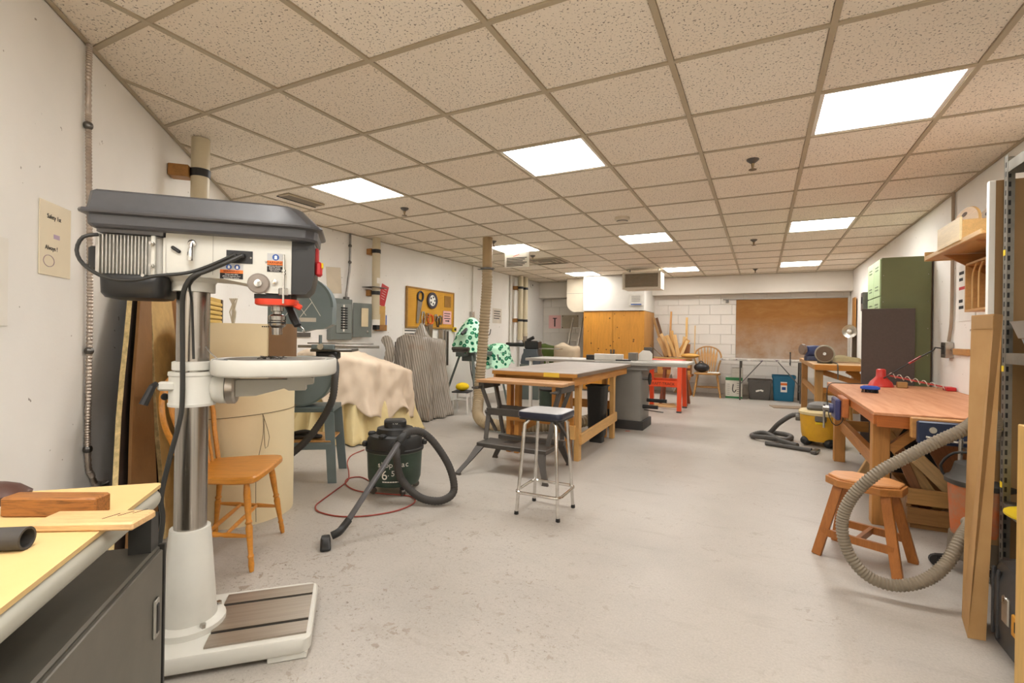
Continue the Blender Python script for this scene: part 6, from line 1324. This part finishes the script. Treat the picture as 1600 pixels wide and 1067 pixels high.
wbk = MB().span((-.022, -.30, -.025), (-.001, .0, .025), .002).obj('wood_batten', wood('#c4935a', 'Y')); wbk.location = (XR, 5.14, 1.0); tag(wbk, 'short wooden batten on the right wall beside the outlet', 'batten')
# ------------------------------------------------------------------ right foreground: tall panel, cardboard, shelving, toolbox
tp_ = thing('tall_panel', 'tall brown panel with white edge standing behind the shelving', 'panel', (1.155, 2.94, 0), 0)
MB().span((-.23, -.012, .001), (.235, .012, 1.80), .001).obj('face', paint('#95764f', .7, .06), tp_); MB().span((-.252, -.014, .001), (-.23, .014, 1.80), .001).obj('white_edge', WHITE, tp_)
KR = NT('cardboard'); v = KR.coord(scale=(1, 1, 1)); cc = KR.ramp(KR.noise(v, 5, 5, .6), [(0.3, lin('#b28a5a')), (0.7, lin('#c09a69'))]); KRM = KR.set(.75, 0, .2, cc)
kb = thing('cardboard_box', 'tall flattened cardboard box standing against the shelving', 'cardboard box', (0, 0, 0), 0)
# two faces meeting at a vertical fold: lit end face and broad side face
def quadbox(name, pts_b, pts_t, mat, parent):
    return MB().loft([[Vector(p) for p in pts_b], [Vector(p) for p in pts_t]]).obj(name, mat, parent, 0)
bA, bB, bC, bD = (.710, 2.505, .001), (.680, 2.338, .001), (.732, 2.345, .001), (.775, 2.515, .001)
tA, tB, tC, tD = (.742, 2.56, 1.18), (.766, 2.42, 1.18), (.815, 2.50, 1.18), (.81, 2.62, 1.18)
quadbox('carton', (bA, bB, bC, bD), (tA, tB, tC, tD), KRM, kb)
MB().bar((.740, 2.55, 1.150), (.7625, 2.419, 1.150), .003, .05, (0, 0, 1)).obj('tape_band', paint('#a98250', .5), kb)
SHF = metal('#8d8a82', .45)
su = thing('shelving_unit', 'slotted grey steel shelving unit at the right edge', 'shelving', (0, 0, 0), 0)
def post(x, y, sx, sy):
    t = MB().span((x, y, 0), (x + sx*.035, y + sy*.003, 1.88)).span((x, y, 0), (x + sx*.003, y + sy*.035, 1.88)).obj('post', SHF, su)
    return t
pp = post(.93, 2.86, 1, -1); post(.93, 1.75, 1, 1); post(1.385, 2.86, -1, -1); post(1.385, 1.75, -1, 1)
me = MB().box((0, 0, 0), (.0012, .008, .022), None, 0).mesh('slot', BLACK); me2 = MB().box((0, 0, 0), (.008, .0012, .022), None, 0).mesh('slot', BLACK)
for k in range(46): link_mesh('slot', me, pp, (.9296, 2.842, .04 + k*.04)); link_mesh('slot', me2, pp, (.948, 2.8566, .04 + k*.04))
SHD = paint('#55514a', .5, .08)
for z in (.39, 1.03, 1.85):
    sh2 = MB().span((.932, 1.76, z - .004), (1.383, 2.855, z)).span((.931, 1.76, z - .045), (.934, 2.855, z)).span((.934, 2.852, z - .045), (1.383, 2.855, z)).obj('shelf', SHF, su)
MB().span((1.386, 1.75, .10), (1.391, 2.86, 1.86)).obj('back_sheet', wood('#a9793f', 'Y'), su)
for z in (1.45, .95, .70, .45): MB().span((.9285, 2.835, z), (.9298, 2.855, z + .025)).obj('price_tag', YELLOW, su)
hh = thing('hard_hat', 'bright yellow hard hat on the lower shelf', 'hard hat', (1.03, 2.62, .391), 0)
MB().lathe([(.115, 0), (.118, .006), (.11, .05), (.09, .10), (.05, .135), (.01, .145)], n=28).obj('shell', YELLOW, hh); MB().prism([(.15*math.cos(a) - .01, .15*math.sin(a)) for a in [PI*.5 + PI*k/12 for k in range(13)]], .001, .008).obj('brim', YELLOW, hh)
for z, x, w, h, col, lbl in ((1.031, 1.06, .22, .12, '#a9a59c', 'grey plastic tray stacked on the middle shelf'),):
    gtr = thing('plastic_tray', lbl, 'tray', (x, 2.62, z), 0); MB().loft([[Vector((px, py, q)) for px, py in rrect(a, b_, .02, 3)] for q, a, b_ in ((0, .18, .26), (.06, .21, .30), (.06, .20, .29), (.01, .17, .25))]).obj('tub', paint('#b4bcc4', .5), gtr)
    gtr2 = thing('plastic_tray', 'upper grey plastic tray resting on pale tray', 'tray', (x - .01, 2.62, z + .062), 0); MB().loft([[Vector((px, py, q)) for px, py in rrect(a, b_, .02, 3)] for q, a, b_ in ((0, .21, .30), (.06, .24, .34), (.07, .25, .35), (.07, .23, .33), (.01, .2, .29))]).obj('tub', paint('#9c968c', .5), gtr2)
o = MB().box((0, 0, .20), (.03, .6, .40), None, .003).obj('white_sheet', paint('#d8d5d0', .5)); o.location = (1.33, 2.45, 1.031); tag(o, 'white panel standing at the back of the middle shelf', 'panel')
tx = thing('tool_case', 'black plastic tool case with metal latch under the shelving', 'tool case', (.915, 2.17, 0), 0)
TB = paint('#353536', .45, .25, 15)
MB().loft([[Vector((x, y, z)) for x, y in rrect(w, d, .05, 3)] for z, w, d in ((0, .28, .40), (.02, .32, .44), (.10, .335, .46), (.24, .335, .46), (.30, .30, .42), (.325, .20, .32))]).obj('shell', TB, tx)
for y in (-.12, .06): MB().box((-.168, y, .17), (.012, .05, .09), None, .004).obj('latch', STEEL, tx)
MB().box((-.169, -.03, .15), (.01, .08, .07), None, .003).obj('yellow_badge', paint('#c98a1e', .5), tx); text('lettering', 'D', .05, INK, tx, (-.1745, -.03, .15), (0, -1, 0), (0, 0, 1))
for y in (-.2, -.16, .13, .17): MB().box((-.166, y, .16), (.012, .012, .24), None, .004).obj('rib', TB, tx)
o = MB().box((0, 0, .42), (.024, .29, .84), None, .002).obj('pine_plank', wood('#d6ac62', 'Z', .85, .8)); o.location = (.668, 1.76, .001); o.rotation_euler = (0, 0, .0); tag(o, 'light pine board standing upright at the right edge', 'board')
